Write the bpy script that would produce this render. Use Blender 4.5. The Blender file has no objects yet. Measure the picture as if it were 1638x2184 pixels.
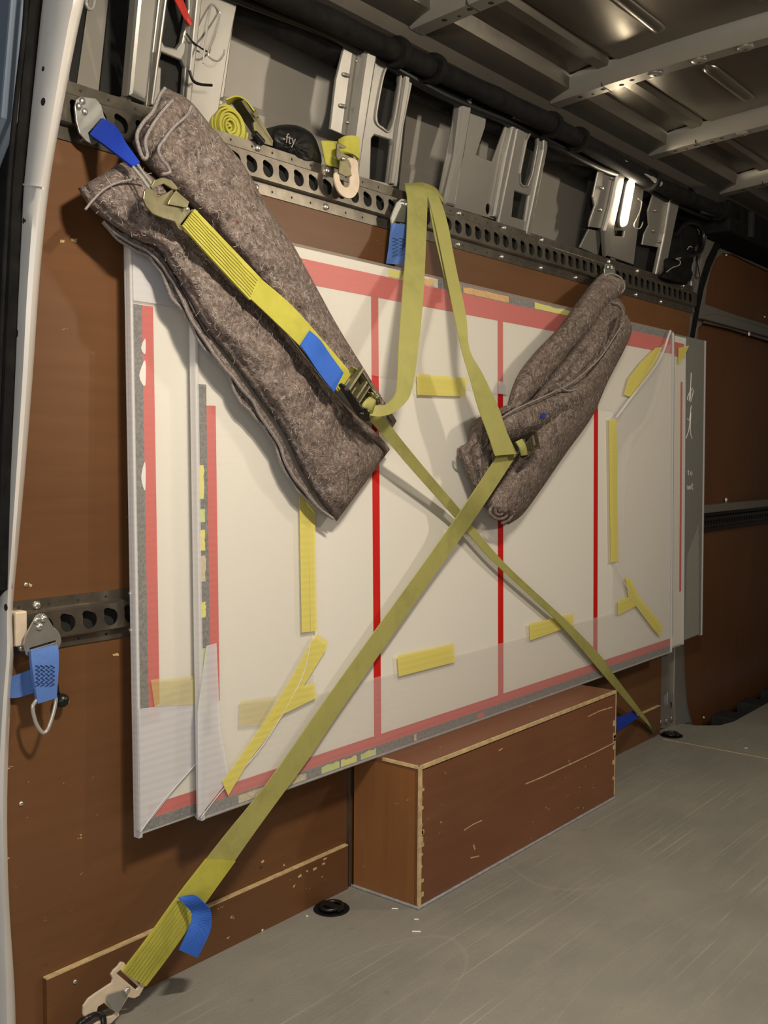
import bpy, bmesh, math, random
from mathutils import Vector, Matrix, noise
random.seed(7)
SC = bpy.context.scene
COL = SC.collection
V = Vector

# ------------------------------------------------------------------ camera
F = 2216.0; CXP = 819.0; CYP = 1092.0
EYE = V((0, 0, 1.05))
_vx = V((2592-CXP, -(977-CYP), F)).normalized()
_vy = V((1950+CXP, (945-CYP), -F)) * -1
_vy = V((-(-1950-CXP), (945-CYP), -F)).normalized()
_vy = (_vy - _vx*_vx.dot(_vy)).normalized()
_vy = -_vy
_vz = _vx.cross(_vy)
if _vz.y < 0: _vz = -_vz
# rows: world axes in (right, up, forward)
WX, WY, WZ = _vx, _vy if _vy.z > 0 else -_vy, _vz
def cam2w(v): return V((WX.dot(v), WY.dot(v), WZ.dot(v)))
R_, U_, F_ = cam2w(V((1,0,0))), cam2w(V((0,1,0))), cam2w(V((0,0,1)))
cd = bpy.data.cameras.new('camera'); cam = bpy.data.objects.new('camera', cd); COL.objects.link(cam)
m = Matrix((R_, U_, -F_)).transposed().to_4x4(); m.translation = EYE
cam.matrix_world = m
cd.sensor_fit = 'VERTICAL'; cd.sensor_height = 36; cd.lens = 36*F/2184
cd.clip_start = 0.05; cd.clip_end = 60
SC.camera = cam
# ------------------------------------------------------------------ world and light
SC.view_settings.view_transform = 'Standard'; SC.view_settings.look = 'None'
SC.view_settings.gamma = 1; SC.view_settings.exposure = -0.08
SC.view_settings.use_curve_mapping = False
w = bpy.data.worlds.new('world'); SC.world = w; w.use_nodes = True
w.node_tree.nodes['Background'].inputs[0].default_value = (0.70, 0.72, 0.74, 1)
w.node_tree.nodes['Background'].inputs[1].default_value = 0.22
def area(name, loc, tgt, sx, sy, power, col):
    d = bpy.data.lights.new(name, 'AREA'); d.shape = 'RECTANGLE'; d.size = sx; d.size_y = sy
    d.energy = power; d.color = col
    o = bpy.data.objects.new(name, d); COL.objects.link(o); o.location = loc
    o.rotation_euler = (V(tgt)-V(loc)).to_track_quat('-Z', 'Y').to_euler()
    return o
WARM = (1.0, 0.89, 0.73)
area('rear_roof_lamp_light', (1.02, 0.35, 1.95), (1.8, 1.2, 0.1), 0.22, 0.08, 32, WARM)
area('offside_wall_lamp_light', (3.3, -0.24, 1.78), (2.2, 1.6, 1.25), 0.08, 0.24, 14, WARM)
area('rear_opening_fill_light', (-1.5, -0.5, 1.3), (2.2, 1.1, 1.25), 2.4, 1.6, 36, (1.0, 0.97, 0.93))  # unseen broad fill at the open rear, sized to lift roof and pillars

# ------------------------------------------------------------------ projection helpers: a photo point cast onto a real surface of the van
def ray(px, py): return cam2w(V(((px-CXP)/F, -(py-CYP)/F, 1.0)))
def PY(px, py, y): d = ray(px, py); return EYE + d*(y/d.y)
def PZ(px, py, z): d = ray(px, py); return EYE + d*((z-EYE.z)/d.z)
def PX(px, py, x): d = ray(px, py); return EYE + d*(x/d.x)
class Pl:
    def __init__(s, o, u, v):
        s.o = V(o); s.u = V(u).normalized(); v = V(v); s.v = (v - s.u*s.u.dot(v)).normalized(); s.n = s.u.cross(s.v)
    def pt(s, a, b, h=0.0): return s.o + s.u*a + s.v*b + s.n*h
    def uv(s, px, py, h=0.0):
        d = ray(px, py); oo = s.o + s.n*h
        t = (oo-EYE).dot(s.n)/d.dot(s.n); p = EYE + d*t - oo
        return (p.dot(s.u), p.dot(s.v))
    def mat(s):
        m = Matrix((s.u, s.v, s.n)).transposed().to_4x4(); m.translation = s.o; return m
    def up(s, h): return Pl(s.o + s.n*h, s.u, s.v)
def wallp(y): return Pl((0, y, 0), (1, 0, 0), (0, 0, 1))     # u = x, v = z, n = toward the aisle

# ------------------------------------------------------------------ object helpers
ORG = {}
def place(o, parent=None, keep=False):
    COL.objects.link(o)
    if parent is not None:
        o.parent = parent
        org = ORG[parent.name]; ORG[o.name] = org
        o.data.transform(Matrix.Translation(-org))
    else:
        vs = [v.co for v in o.data.vertices]
        c = V(((min(v.x for v in vs)+max(v.x for v in vs))/2, (min(v.y for v in vs)+max(v.y for v in vs))/2, min(v.z for v in vs)))
        o.data.transform(Matrix.Translation(-c)); o.location = c; ORG[o.name] = c
    return o
def tag(o, label=None, cat=None, group=None, kind=None):
    if label: o['label'] = label
    if cat: o['category'] = cat
    if group: o['group'] = group
    if kind: o['kind'] = kind
    return o
def thing(name, loc, label=None, cat=None, group=None, kind=None):
    o = bpy.data.objects.new(name, None); COL.objects.link(o); o.location = loc
    o.empty_display_size = 0.05
    ORG[o.name] = V(loc); return tag(o, label, cat, group, kind)
def obj(name, bm, mt, parent=None, smooth=False, angle=None):
    me = bpy.data.meshes.new(name)
    bmesh.ops.recalc_face_normals(bm, faces=bm.faces[:])
    if smooth:
        for f in bm.faces: f.smooth = True
    bm.to_mesh(me); bm.free()
    me.materials.append(mt)
    if smooth and angle: me.set_sharp_from_angle(angle=math.radians(angle))
    o = bpy.data.objects.new(name, me)
    return place(o, parent)
def bx(bm, x0, x1, y0, y1, z0, z1, M=None):
    vs = [bm.verts.new(V(p) if M is None else M @ V(p)) for p in
          [(x0,y0,z0),(x1,y0,z0),(x1,y1,z0),(x0,y1,z0),(x0,y0,z1),(x1,y0,z1),(x1,y1,z1),(x0,y1,z1)]]
    for f in [(0,1,2,3),(4,5,6,7),(0,1,5,4),(1,2,6,5),(2,3,7,6),(3,0,4,7)]: bm.faces.new([vs[i] for i in f])
    return vs
def bev(bm, w=0.002, seg=2):
    bmesh.ops.bevel(bm, geom=bm.edges[:], offset=w, segments=seg, profile=0.5, affect='EDGES', clamp_overlap=True)
def box(name, mt, parent, x0, x1, y0, y1, z0, z1, bevel=0.0, M=None):
    bm = bmesh.new(); bx(bm, x0, x1, y0, y1, z0, z1, M)
    if bevel: bev(bm, bevel)
    return obj(name, bm, mt, parent)
def lbox(bm, pl, a0, a1, b0, b1, h0, h1): bx(bm, a0, a1, b0, b1, h0, h1, pl.mat())
def tube_bm(bm, pts, r, seg=8, closed=False, cap=True):
    pts = [V(p) for p in pts]; n = len(pts); rings = []
    prev = None
    for i, p in enumerate(pts):
        a = pts[(i-1) % n] if (closed or i > 0) else p
        b = pts[(i+1) % n] if (closed or i < n-1) else p
        t = (b-a).normalized()
        if prev is None:
            ref = V((0,0,1)) if abs(t.z) < .9 else V((1,0,0)); nrm = t.cross(ref).normalized()
        else: nrm = (prev - t*prev.dot(t)).normalized()
        prev = nrm; bi = t.cross(nrm)
        rr = r[i] if isinstance(r, (list, tuple)) else r
        rings.append([bm.verts.new(p + (nrm*math.cos(k*2*math.pi/seg) + bi*math.sin(k*2*math.pi/seg))*rr) for k in range(seg)])
    for i in range(n if closed else n-1):
        A, B = rings[i], rings[(i+1) % n]
        for k in range(seg): bm.faces.new((A[k], A[(k+1)%seg], B[(k+1)%seg], B[k]))
    if cap and not closed: bm.faces.new(rings[0][::-1]); bm.faces.new(rings[-1])
def spl(pts, n=8):
    """Catmull-Rom through the points"""
    pts = [V(p) for p in pts]
    P = [pts[0]*2-pts[1]] + pts + [pts[-1]*2-pts[-2]]; out = []
    for i in range(1, len(P)-2):
        for k in range(n):
            t = k/n; a, b, c, d = P[i-1], P[i], P[i+1], P[i+2]
            out.append(0.5*((2*b) + (c-a)*t + (2*a-5*b+4*c-d)*t*t + (3*b-a-3*c+d)*t**3))
    out.append(pts[-1]); return out
def tube(name, mt, parent, pts, r, seg=8, closed=False):
    bm = bmesh.new(); tube_bm(bm, pts, r, seg, closed); return obj(name, bm, mt, parent, smooth=True, angle=60)
def dome_bm(bm, c, n, r, h, seg=10, flat=False):
    """bolt head: dome on a low collar, axis n"""
    n = V(n).normalized(); ref = V((0,0,1)) if abs(n.z) < .9 else V((1,0,0)); a = n.cross(ref).normalized(); b = n.cross(a)
    rings = []
    prof = [(1,0),(1,.35),(.85,.65),(.55,.92),(.25,1.0)]
    for rr, hh in prof: rings.append([bm.verts.new(V(c)+n*hh*h+(a*math.cos(k*6.2832/seg)+b*math.sin(k*6.2832/seg))*rr*r) for k in range(seg)])
    for i in range(len(rings)-1):
        for k in range(seg): bm.faces.new((rings[i][k], rings[i][(k+1)%seg], rings[i+1][(k+1)%seg], rings[i+1][k]))
    bm.faces.new(rings[-1]); bm.faces.new(rings[0][::-1])
def dome(name, mt, parent, c, n, r, h):
    bm = bmesh.new(); dome_bm(bm, c, n, r, h); return obj(name, bm, mt, parent, smooth=True, angle=50)
def circ(cx, cy, r, n=14, ry=None, a0=0): return [(cx+r*math.cos(a0+i*2*math.pi/n), cy+(ry or r)*math.sin(a0+i*2*math.pi/n)) for i in range(n)]
def rrect(x0, x1, y0, y1, r, n=5):
    o = []
    for cx, cy, a in [(x1-r,y1-r,0),(x0+r,y1-r,90),(x0+r,y0+r,180),(x1-r,y0+r,270)]:
        for k in range(n+1): t = math.radians(a+90*k/n); o.append((cx+r*math.cos(t), cy+r*math.sin(t)))
    return o
def smooth2(pts, n=5):
    P = [V((a,b,0)) for a,b in pts]; N = len(P); out = []
    for i in range(N):
        a,b,c,d = P[(i-1)%N],P[i],P[(i+1)%N],P[(i+2)%N]
        for k in range(n):
            t=k/n; q=0.5*((2*b)+(c-a)*t+(2*a-5*b+4*c-d)*t*t+(3*b-a-3*c+d)*t**3); out.append((q.x,q.y))
    return out
def plate(name, mt, parent, pl, outline, holes=(), th=0.003, bevel=0.0):
    """sheet with holes; front face lies in the plane, the thickness goes behind it"""
    cu = bpy.data.curves.new('t', 'CURVE'); cu.dimensions = '2D'; cu.fill_mode = 'BOTH'
    cu.extrude = max(th/2-bevel, 0.0001); cu.bevel_depth = bevel; cu.bevel_resolution = 1
    for loop in [outline]+list(holes):
        s = cu.splines.new('POLY'); s.points.add(len(loop)-1); s.use_cyclic_u = True
        for i, (a, b) in enumerate(loop): s.points[i].co = (a, b, 0, 1)
    if bevel: cu.offset = -bevel
    to = bpy.data.objects.new('t', cu); COL.objects.link(to)
    dg = bpy.context.evaluated_depsgraph_get(); dg.update()
    me = bpy.data.meshes.new_from_object(to.evaluated_get(dg), depsgraph=dg)
    bpy.data.objects.remove(to); bpy.data.curves.remove(cu)
    me.transform(pl.mat() @ Matrix.Translation((0,0,-th/2)))
    me.name = name; me.materials.clear(); me.materials.append(mt)
    for p in me.polygons: p.use_smooth = False; p.material_index = 0
    o = bpy.data.objects.new(name, me)
    return place(o, parent)
def pxpl(name, mt, parent, pl, pxs, holes=(), th=0.003, bevel=0.0, sm=0):
    f = (lambda L: smooth2(L, sm)) if sm else (lambda L: L)
    return plate(name, mt, parent, pl, f([pl.uv(*p) for p in pxs]), [f([pl.uv(*p) for p in h]) for h in holes], th, bevel)
def resample(pts, n):
    pts = [V(p) for p in pts]; L = [0]
    for i in range(1, len(pts)): L.append(L[-1]+(pts[i]-pts[i-1]).length)
    out = []; j = 0
    for k in range(n):
        t = L[-1]*k/(n-1)
        while j < len(L)-2 and L[j+1] < t: j += 1
        f = (t-L[j])/max(L[j+1]-L[j], 1e-9); out.append(pts[j].lerp(pts[j+1], min(1,f)))
    return out
def strap_bm(bm, A, B, th=0.0022, n=60, nw=4, wav=0.0):
    """webbing between two 3-D edge lines"""
    A = resample(spl(A, 8), n); B = resample(spl(B, 8), n)
    f, b = [], []
    for i in range(n):
        t = (A[min(i+1,n-1)]-A[max(i-1,0)]+B[min(i+1,n-1)]-B[max(i-1,0)]).normalized()
        nn = t.cross(B[i]-A[i]); nn = nn.normalized() if nn.length > 1e-9 else V((0,-1,0))
        rf, rb = [], []
        for k in range(nw+1):
            s = k/nw; p = A[i].lerp(B[i], s) + nn*wav*math.sin(i*.35+s*2)
            rf.append(bm.verts.new(p+nn*th/2)); rb.append(bm.verts.new(p-nn*th/2))
        f.append(rf); b.append(rb)
    for i in range(n-1):
        for k in range(nw):
            bm.faces.new((f[i][k], f[i][k+1], f[i+1][k+1], f[i+1][k])); bm.faces.new((b[i][k], b[i+1][k], b[i+1][k+1], b[i][k+1]))
        bm.faces.new((f[i][0], f[i+1][0], b[i+1][0], b[i][0])); bm.faces.new((f[i][nw], b[i][nw], b[i+1][nw], f[i+1][nw]))
    for i in (0, n-1):
        for k in range(nw): bm.faces.new((f[i][k], f[i][k+1], b[i][k+1], b[i][k]))
def uvlayer(o, L=1.0): pass
def strap(name, mt, parent, Apx, Bpx, th=0.0022, n=60):
    """edges given as (px, py, depth y)"""
    bm = bmesh.new(); strap_bm(bm, [PY(*p) for p in Apx], [PY(*p) for p in Bpx], th, n)
    return obj(name, bm, mt, parent, smooth=True, angle=50)

# ------------------------------------------------------------------ materials
def S(c): return tuple(((v/255)/12.92 if v/255 <= .04045 else ((v/255+.055)/1.055)**2.4) for v in c) + (1,)
class NT:
    def __init__(s, name):
        s.m = bpy.data.materials.new(name); s.m.use_nodes = True; s.t = s.m.node_tree; s.b = s.t.nodes['Principled BSDF']
        s.co = s.t.nodes.new('ShaderNodeTexCoord').outputs['Object']
    def n(s, ty, **kw):
        nd = s.t.nodes.new(ty)
        for k, v in kw.items(): setattr(nd, k, v)
        return nd
    def l(s, a, b): s.t.links.new(a, b)
    def map(s, sc, rot=(0,0,0)):
        mp = s.n('ShaderNodeMapping'); mp.inputs['Scale'].default_value = sc; mp.inputs['Rotation'].default_value = rot; s.l(s.co, mp.inputs[0]); return mp.outputs[0]
    def noise(s, vec, sc, det=3, rough=.55, dist=0):
        nd = s.n('ShaderNodeTexNoise'); nd.inputs['Scale'].default_value = sc; nd.inputs['Detail'].default_value = det
        nd.inputs['Roughness'].default_value = rough; nd.inputs['Distortion'].default_value = dist; s.l(vec, nd.inputs['Vector']); return nd.outputs['Fac']
    def ramp(s, f, stops):
        nd = s.n('ShaderNodeValToRGB'); e = nd.color_ramp.elements
        while len(e) < len(stops): e.new(.5)
        for i, (p, c) in enumerate(stops): e[i].position = p; e[i].color = c if len(c) == 4 else tuple(c)+(1,)
        s.l(f, nd.inputs[0]); return nd.outputs[0]
    def mix(s, f, a, b, mode='MIX'):
        nd = s.n('ShaderNodeMix', data_type='RGBA', blend_type=mode)
        for inp, v in ((nd.inputs[0], f), (nd.inputs[6], a), (nd.inputs[7], b)):
            if isinstance(v, (int, float)): inp.default_value = v
            elif isinstance(v, tuple): inp.default_value = v
            else: s.l(v, inp)
        return nd.outputs[2]
    def bump(s, h, st=.3, d=.002):
        nd = s.n('ShaderNodeBump'); nd.inputs['Strength'].default_value = st; nd.inputs['Distance'].default_value = d
        s.l(h, nd.inputs['Height']); s.l(nd.outputs[0], s.b.inputs['Normal'])
    def col(s, c):
        if isinstance(c, tuple): s.b.inputs['Base Color'].default_value = c
        else: s.l(c, s.b.inputs['Base Color'])
    def pr(s, rough=.5, metal=0, spec=None):
        s.b.inputs['Roughness'].default_value = rough; s.b.inputs['Metallic'].default_value = metal
        if spec is not None: s.b.inputs['Specular IOR Level'].default_value = spec
def simple(name, c, rough=.5, metal=0, nz=0.0, nsc=40, bump=0, spec=None):
    t = NT(name); t.pr(rough, metal, spec)
    if nz:
        f = t.noise(t.co, nsc, 4); dk = tuple(v*(1-nz) for v in c[:3])+(1,); lt = tuple(min(1,v*(1+nz)) for v in c[:3])+(1,)
        t.col(t.ramp(f, [(.3, dk), (.7, lt)]))
        if bump: t.bump(f, bump)
    else: t.col(c)
    return t.m
BW, WH = (0,0,0,1), (1,1,1,1)
def ply_mat(name, base, dark, axis='x', scr=1.0):
    t = NT(name); t.pr(.42, 0, .35)
    g = (.9,14,14) if axis == 'x' else (14,14,.9)
    f = t.noise(t.map(g), 3.2, 6, .6, .4); big = t.noise(t.map((1,1,1)), 1.7, 2)
    c = t.mix(f, dark, base); c = t.mix(t.ramp(big, [(.35,BW),(.7,WH)]), c, t.mix(.35, c, tuple(v*1.5 for v in base[:3])+(1,)))
    # chips and pale scuffs
    ch = t.ramp(t.noise(t.map((1,1,1.6)), 34, 3, .7), [(.675,BW),(.695,WH)])
    gate = t.ramp(t.noise(t.map((1,1,1)), 4.0, 1), [(.52,BW),(.6,WH)])
    mm = t.n('ShaderNodeMath', operation='MULTIPLY'); t.l(ch, mm.inputs[0]); t.l(gate, mm.inputs[1])
    mm2 = t.n('ShaderNodeMath', operation='MULTIPLY'); t.l(mm.outputs[0], mm2.inputs[0]); mm2.inputs[1].default_value = scr
    c = t.mix(mm2.outputs[0], c, S((186,150,112)))
    dk = t.ramp(t.noise(t.map((3,3,9)), 9, 4, .7), [(.66,BW),(.78,WH)])
    c = t.mix(t.mix(.5, BW, dk), c, tuple(v*.45 for v in dark[:3])+(1,))
    t.col(c); t.bump(f, .15, .001); return t.m
M_PLY = ply_mat('film_faced_plywood', S((108,73,45)), S((84,56,34)))
M_PLY2 = ply_mat('box_plywood', S((122,80,54)), S((96,60,40)), scr=.8)
M_PLYE = ply_mat('box_end_plywood_lit', S((142,96,56)), S((112,72,42)), 'z', .6)  # paler sheet; its tone also stands in for light from the rear
M_PLYD = ply_mat('door_plywood', S((106,70,42)), S((88,56,34)), 'z', .25)
M_EDGE = simple('raw_plywood_edge', S((190,165,120)), .8, 0, .25, 60)
def paint(name, c, rough=.32, metal=.35):
    t = NT(name); t.pr(rough, metal, .5); f = t.noise(t.co, 5, 3)
    t.col(t.ramp(f, [(.3, tuple(v*.88 for v in c[:3])+(1,)), (.7, c)])); t.bump(t.noise(t.co, 14, 2), .12, .004); return t.m
M_VAN = paint('silver_van_paint', S((146,142,134)), .36, .5)
M_SKIN = paint('outer_skin_paint', S((148,142,132)), .45, .2)
M_ROOF = paint('roof_skin_paint', S((132,126,116)), .27, .8)
M_DPIL = paint('door_frame_paint', S((206,201,194)), .25, .0)
M_DARK = simple('dark_shade', S((30,29,26)), .8, 0, .3)  # dark parts, and the shade painted into slots and holes
M_BLACK = simple('black_rubber', S((20,19,18)), .8, 0, .5, 30, .4, .15)
M_BLKPL = simple('black_plastic', S((20,20,20)), .35)
M_STEEL = simple('galvanised_rail_steel', S((138,131,119)), .28, .85, .25, 25)
M_BOLT = simple('zinc_bolt', S((215,212,205)), .3, .9)
M_WIRE = simple('bright_wire', S((190,186,178)), .3, .5)
M_PLATE = simple('zinc_plate', S((178,178,172)), .38, .8, .12, 30)
M_GOLD = simple('yellow_passivated_steel', S((140,134,104)), .34, .8, .2, 50)
M_CREAM = simple('cream_painted_hook', S((214,196,172)), .5, .15, .1, 30)
M_FOAM_EDGE = simple('grey_foam_edge', S((150,150,152)), .7, 0, .2, 80)
def web(name, c, d):
    t = NT(name); t.pr(.62, 0, .3)
    wv = t.n('ShaderNodeTexWave', wave_type='BANDS', bands_direction='DIAGONAL'); wv.inputs['Scale'].default_value = 210; wv.inputs['Distortion'].default_value = .6
    t.l(t.co, wv.inputs['Vector'])
    f = t.noise(t.co, 16, 4, .6); dirt = t.ramp(t.noise(t.co, 9, 5, .7), [(.5,BW),(.78,WH)])
    cc = t.mix(f, d, c); cc = t.mix(t.mix(.55, BW, dirt), cc, tuple(v*.6 for v in d[:3])+(1,))
    t.col(cc); t.bump(wv.outputs['Fac'], .35, .0012); return t.m
M_WEB = web('olive_yellow_webbing', S((172,168,98)), S((154,150,86)))
M_WEBY = web('sewn_yellow_webbing', S((198,192,84)), S((166,160,60)))
M_BLUE = web('blue_webbing', S((62,112,206)), S((40,86,176)))
M_BLUEL = web('pale_blue_webbing', S((98,134,200)), S((76,110,178)))
M_BLUED = web('royal_blue_webbing', S((34,70,190)), S((22,50,150)))
M_THREAD = simple('navy_thread', S((18,24,52)), .8)
M_RED = simple('red_print', S((196,24,20)), .45, 0)
M_REDSTRAP = simple('red_strap', S((170,40,30)), .6, 0, .2)
def board_mat():
    t = NT('white_board'); t.pr(.5, 0, .3); t.col(S((222,218,208)))
    return t.m
M_BOARD = board_mat()
M_BLOTCH = simple('yellow_print', S((222,214,90)), .6, 0)
M_WHITEP = simple('white_print', S((228,226,222)), .6, 0)
def border_mat():
    t = NT('grey_speckled_border_print'); t.pr(.6)
    f = t.noise(t.co, 190, 2); t.col(t.ramp(f, [(.35, S((40,40,44))), (.65, S((100,100,104)))])); return t.m
M_BORDER = border_mat()
def foam_mat(name, tint, opac, stripe=.10):
    t = NT(name); t.pr(.55, 0, .3)
    wv = t.n('ShaderNodeTexWave', wave_type='BANDS', bands_direction='Z'); wv.inputs['Scale'].default_value = 22; wv.inputs['Distortion'].default_value = 3.5; wv.inputs['Detail'].default_value = 3; wv.inputs['Detail Scale'].default_value = .6
    t.l(t.map((.18,.2,1.0)), wv.inputs['Vector'])
    t.col(t.mix(wv.outputs['Fac'], tuple(v*(1-stripe) for v in tint[:3])+(1,), tint))
    t.bump(wv.outputs['Fac'], .12, .002)
    tr = t.n('ShaderNodeBsdfTransparent'); mx = t.n('ShaderNodeMixShader'); mx.inputs[0].default_value = opac
    t.l(tr.outputs[0], mx.inputs[1]); t.l(t.b.outputs[0], mx.inputs[2])
    out = t.t.nodes['Material Output']; t.l(mx.outputs[0], out.inputs[0]); return t.m
M_FOAM = foam_mat('milky_foam_wrap', S((232,228,218)), .11, .05)
M_FOAMR = foam_mat('thicker_foam_wrap', S((226,222,216)), .15, .06)
M_FOAM2 = foam_mat('doubled_foam_wrap', S((230,228,230)), .44, .01)
M_TAPE = foam_mat('yellow_tape', S((236,224,118)), .60, .02)
M_TAPEF = foam_mat('yellow_tape_under_foam', S((230,216,140)), .25, .02)
def felt_mat():
    t = NT('recycled_wool_felt'); t.pr(.95, 0, .1)
    a = t.noise(t.co, 22, 6, .7); b = t.noise(t.co, 95, 4, .75, .3); 
    c = t.ramp(b, [(.27, S((34,31,29))), (.43, S((90,81,76))), (.55, S((120,109,102))), (.68, S((156,146,139)))])
    c = t.mix(t.ramp(a, [(.35,BW),(.7,WH)]), c, t.mix(.55, c, S((128,108,98))))
    # curly pale fibres
    vn = t.n('ShaderNodeTexNoise'); vn.inputs['Scale'].default_value = 60; vn.inputs['Detail'].default_value = 2; vn.inputs['Distortion'].default_value = 2.5; t.l(t.co, vn.inputs['Vector'])
    fib = t.ramp(vn.outputs['Fac'], [(.485,BW),(.497,WH),(.503,WH),(.515,BW)])
    gate = t.ramp(t.noise(t.co, 33, 2), [(.5,BW),(.62,WH)])
    mm = t.n('ShaderNodeMath', operation='MULTIPLY'); t.l(fib, mm.inputs[0]); t.l(gate, mm.inputs[1])
    c = t.mix(mm.outputs[0], c, S((186,176,168)))
    # coloured flecks
    rd = t.ramp(t.noise(t.map((1.3,1,1)), 38, 2), [(.72,BW),(.76,WH)])
    c = t.mix(t.mix(.6, BW, rd), c, S((120,44,40)))
    rd = t.ramp(t.noise(t.map((1,1.7,1.2)), 31, 2), [(.71,BW),(.75,WH)])
    c = t.mix(t.mix(.6, BW, rd), c, S((34,40,46)))
    t.col(c)
    ad = t.n('ShaderNodeMath', operation='ADD'); t.l(b, ad.inputs[0]); t.l(t.noise(t.co, 260, 2), ad.inputs[1]); t.bump(ad.outputs[0], .8, .003); return t.m
M_FELT = felt_mat()
M_HEM = simple('grey_overlock_thread', S((140,132,128)), .9, 0, .35, 300, .5)
M_FIB = simple('pale_wool_fibre', S((196,184,174)), .9)
def floor_mat():
    t = NT('worn_grey_floor'); t.pr(.45, 0, .35)
    f = t.noise(t.map((1,1,1)), 2.2, 5, .6); g = t.noise(t.map((2,9,1),(0,0,.35)), 2.5, 5, .7)
    c = t.ramp(f, [(.3, S((124,122,117))), (.6, S((140,137,127))), (.8, S((154,148,132)))])
    c = t.mix(t.mix(.5, BW, t.ramp(g, [(.5,BW),(.8,WH)])), c, S((152,148,134)))
    for rot, sx, sy, lo, am in ((.03,.3,150,.67,.34),(-.10,.25,180,.67,.36),(.16,.35,150,.68,.28),(-.35,.4,130,.69,.22)):
        ln = t.ramp(t.noise(t.map((sx,sy,1),(0,0,rot)), 1.0, 1, .4), [(lo,BW),(lo+.035,WH)])
        gt = t.ramp(t.noise(t.map((1,1,1),(0,0,rot)), 2.6, 3), [(.48,BW),(.62,WH)])
        mm = t.n('ShaderNodeMath', operation='MULTIPLY'); t.l(ln, mm.inputs[0]); t.l(gt, mm.inputs[1])
        mm2 = t.n('ShaderNodeMath', operation='MULTIPLY'); t.l(mm.outputs[0], mm2.inputs[0]); mm2.inputs[1].default_value = am
        c = t.mix(mm2.outputs[0], c, S((200,194,176)))
    vn = t.n('ShaderNodeTexNoise'); vn.inputs['Scale'].default_value = 1.6; vn.inputs['Detail'].default_value = 0; t.l(t.map((.5,1.6,1),(0,0,.2)), vn.inputs['Vector'])
    ln = t.ramp(vn.outputs['Fac'], [(.5493,BW),(.5503,WH),(.5513,BW)])
    c = t.mix(t.mix(.18, BW, ln), c, S((200,194,176)))
    dk = t.ramp(t.noise(t.map((2,2,1)), 5, 5, .7), [(.66,BW),(.8,WH)]); c = t.mix(t.mix(.5, BW, dk), c, S((84,80,74)))
    t.col(c)
    vo = t.n('ShaderNodeTexVoronoi'); vo.inputs['Scale'].default_value = 260; t.l(t.co, vo.inputs['Vector']); t.bump(vo.outputs['Distance'], .35, .0012); return t.m
M_FLOOR = floor_mat()
def emis(name, c, st):
    t = NT(name); t.b.inputs['Emission Color'].default_value = c; t.b.inputs['Emission Strength'].default_value = st; t.col(c); return t.m
M_LED = emis('lit_lamp_diffuser', (1,.84,.60,1), 95)

# ================================================================== SETTING
W = 1.60
# floor ------------------------------------------------------------
FP = Pl((0,0,0),(1,0,0),(0,1,0))
fl = plate('floor', M_FLOOR, None, FP, [(.6,-.30),(7.2,-.30),(7.2,1.44),(4.02,1.44),(3.93,1.46),(3.87,1.53),(3.84,1.66),(.93,1.66),(.6,1.66)], th=.02, bevel=0)
tag(fl, kind='structure')
box('trim_1', M_EDGE, None, 3.60, 3.603, -.3, 1.55, 0.0, .0012); tag(bpy.data.objects['trim_1'], kind='structure')
# low step well beyond the floor edge
st = thing('trim_2', (4.6,1.6,-.2), kind='structure')
box('step_well', M_BLACK, st, 3.84, 7.2, 1.40, 1.80, -.20, -.10)
for k in range(9): box('tread_block', M_DARK, st, 4.2+k*.3, 4.32+k*.3, 1.46, 1.60, -.10, -.035, .004)
# wall lining -------------------------------------------------------
wl = thing('wall_left', (2.4,W,0), kind='structure')
plate('plywood_lining', M_PLY, wl, wallp(W), [(.955,-.0),(3.69,0),(3.69,.30),(3.885,1.60),(3.885,1.63),(.955,1.63)], th=.012)
def skirt(x0, x1, zz=.107):
    s = box('skirting_board', M_PLY, wl, x0, x1, 1.588, 1.5995, .0005, zz)
    s2 = box('skirting_edge', M_EDGE, s, x0, x1, 1.5878, 1.5992, zz-.0005, zz+.0025)
skirt(1.035, 1.86); skirt(2.88, 3.66)
for k, (a, b, L_) in enumerate([(640,1868,.010),(655,1858,.006),(672,1853,.012),(690,1842,.008),(694,1832,.009),(628,1890,.006),(606,1845,.005),(247,1396,.012),(141,1497,.016),(66,1248,.005),(279,1224,.006),(158,512,.010),(133,515,.006),(560,1838,.006)]):
    p = PY(a, b, 1.587 if b > 1800 else 1.5995); bm = bmesh.new(); bx(bm, p.x-L_/2, p.x+L_/2, p.y, p.y+.0006, p.z-.002, p.z+.002)
    for v in bm.verts: v.co.x += random.uniform(-.002,.002); v.co.z += random.uniform(-.0015,.0015)
    obj('chipped_spot', bm, M_EDGE, wl)
for px, py, yy in [(160,2094,1.588),(410,1960,1.588),(45,1714,1.6),(55,1247,1.6),(560,1985,1.588)]:
    dome('screw', M_BOLT, wl, PY(px,py,yy), (0,-1,0), .0045, .003)
box('joint_strip', M_STEEL, wl, 1.868, 1.876, 1.592, 1.5995, .0, .34)
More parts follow.
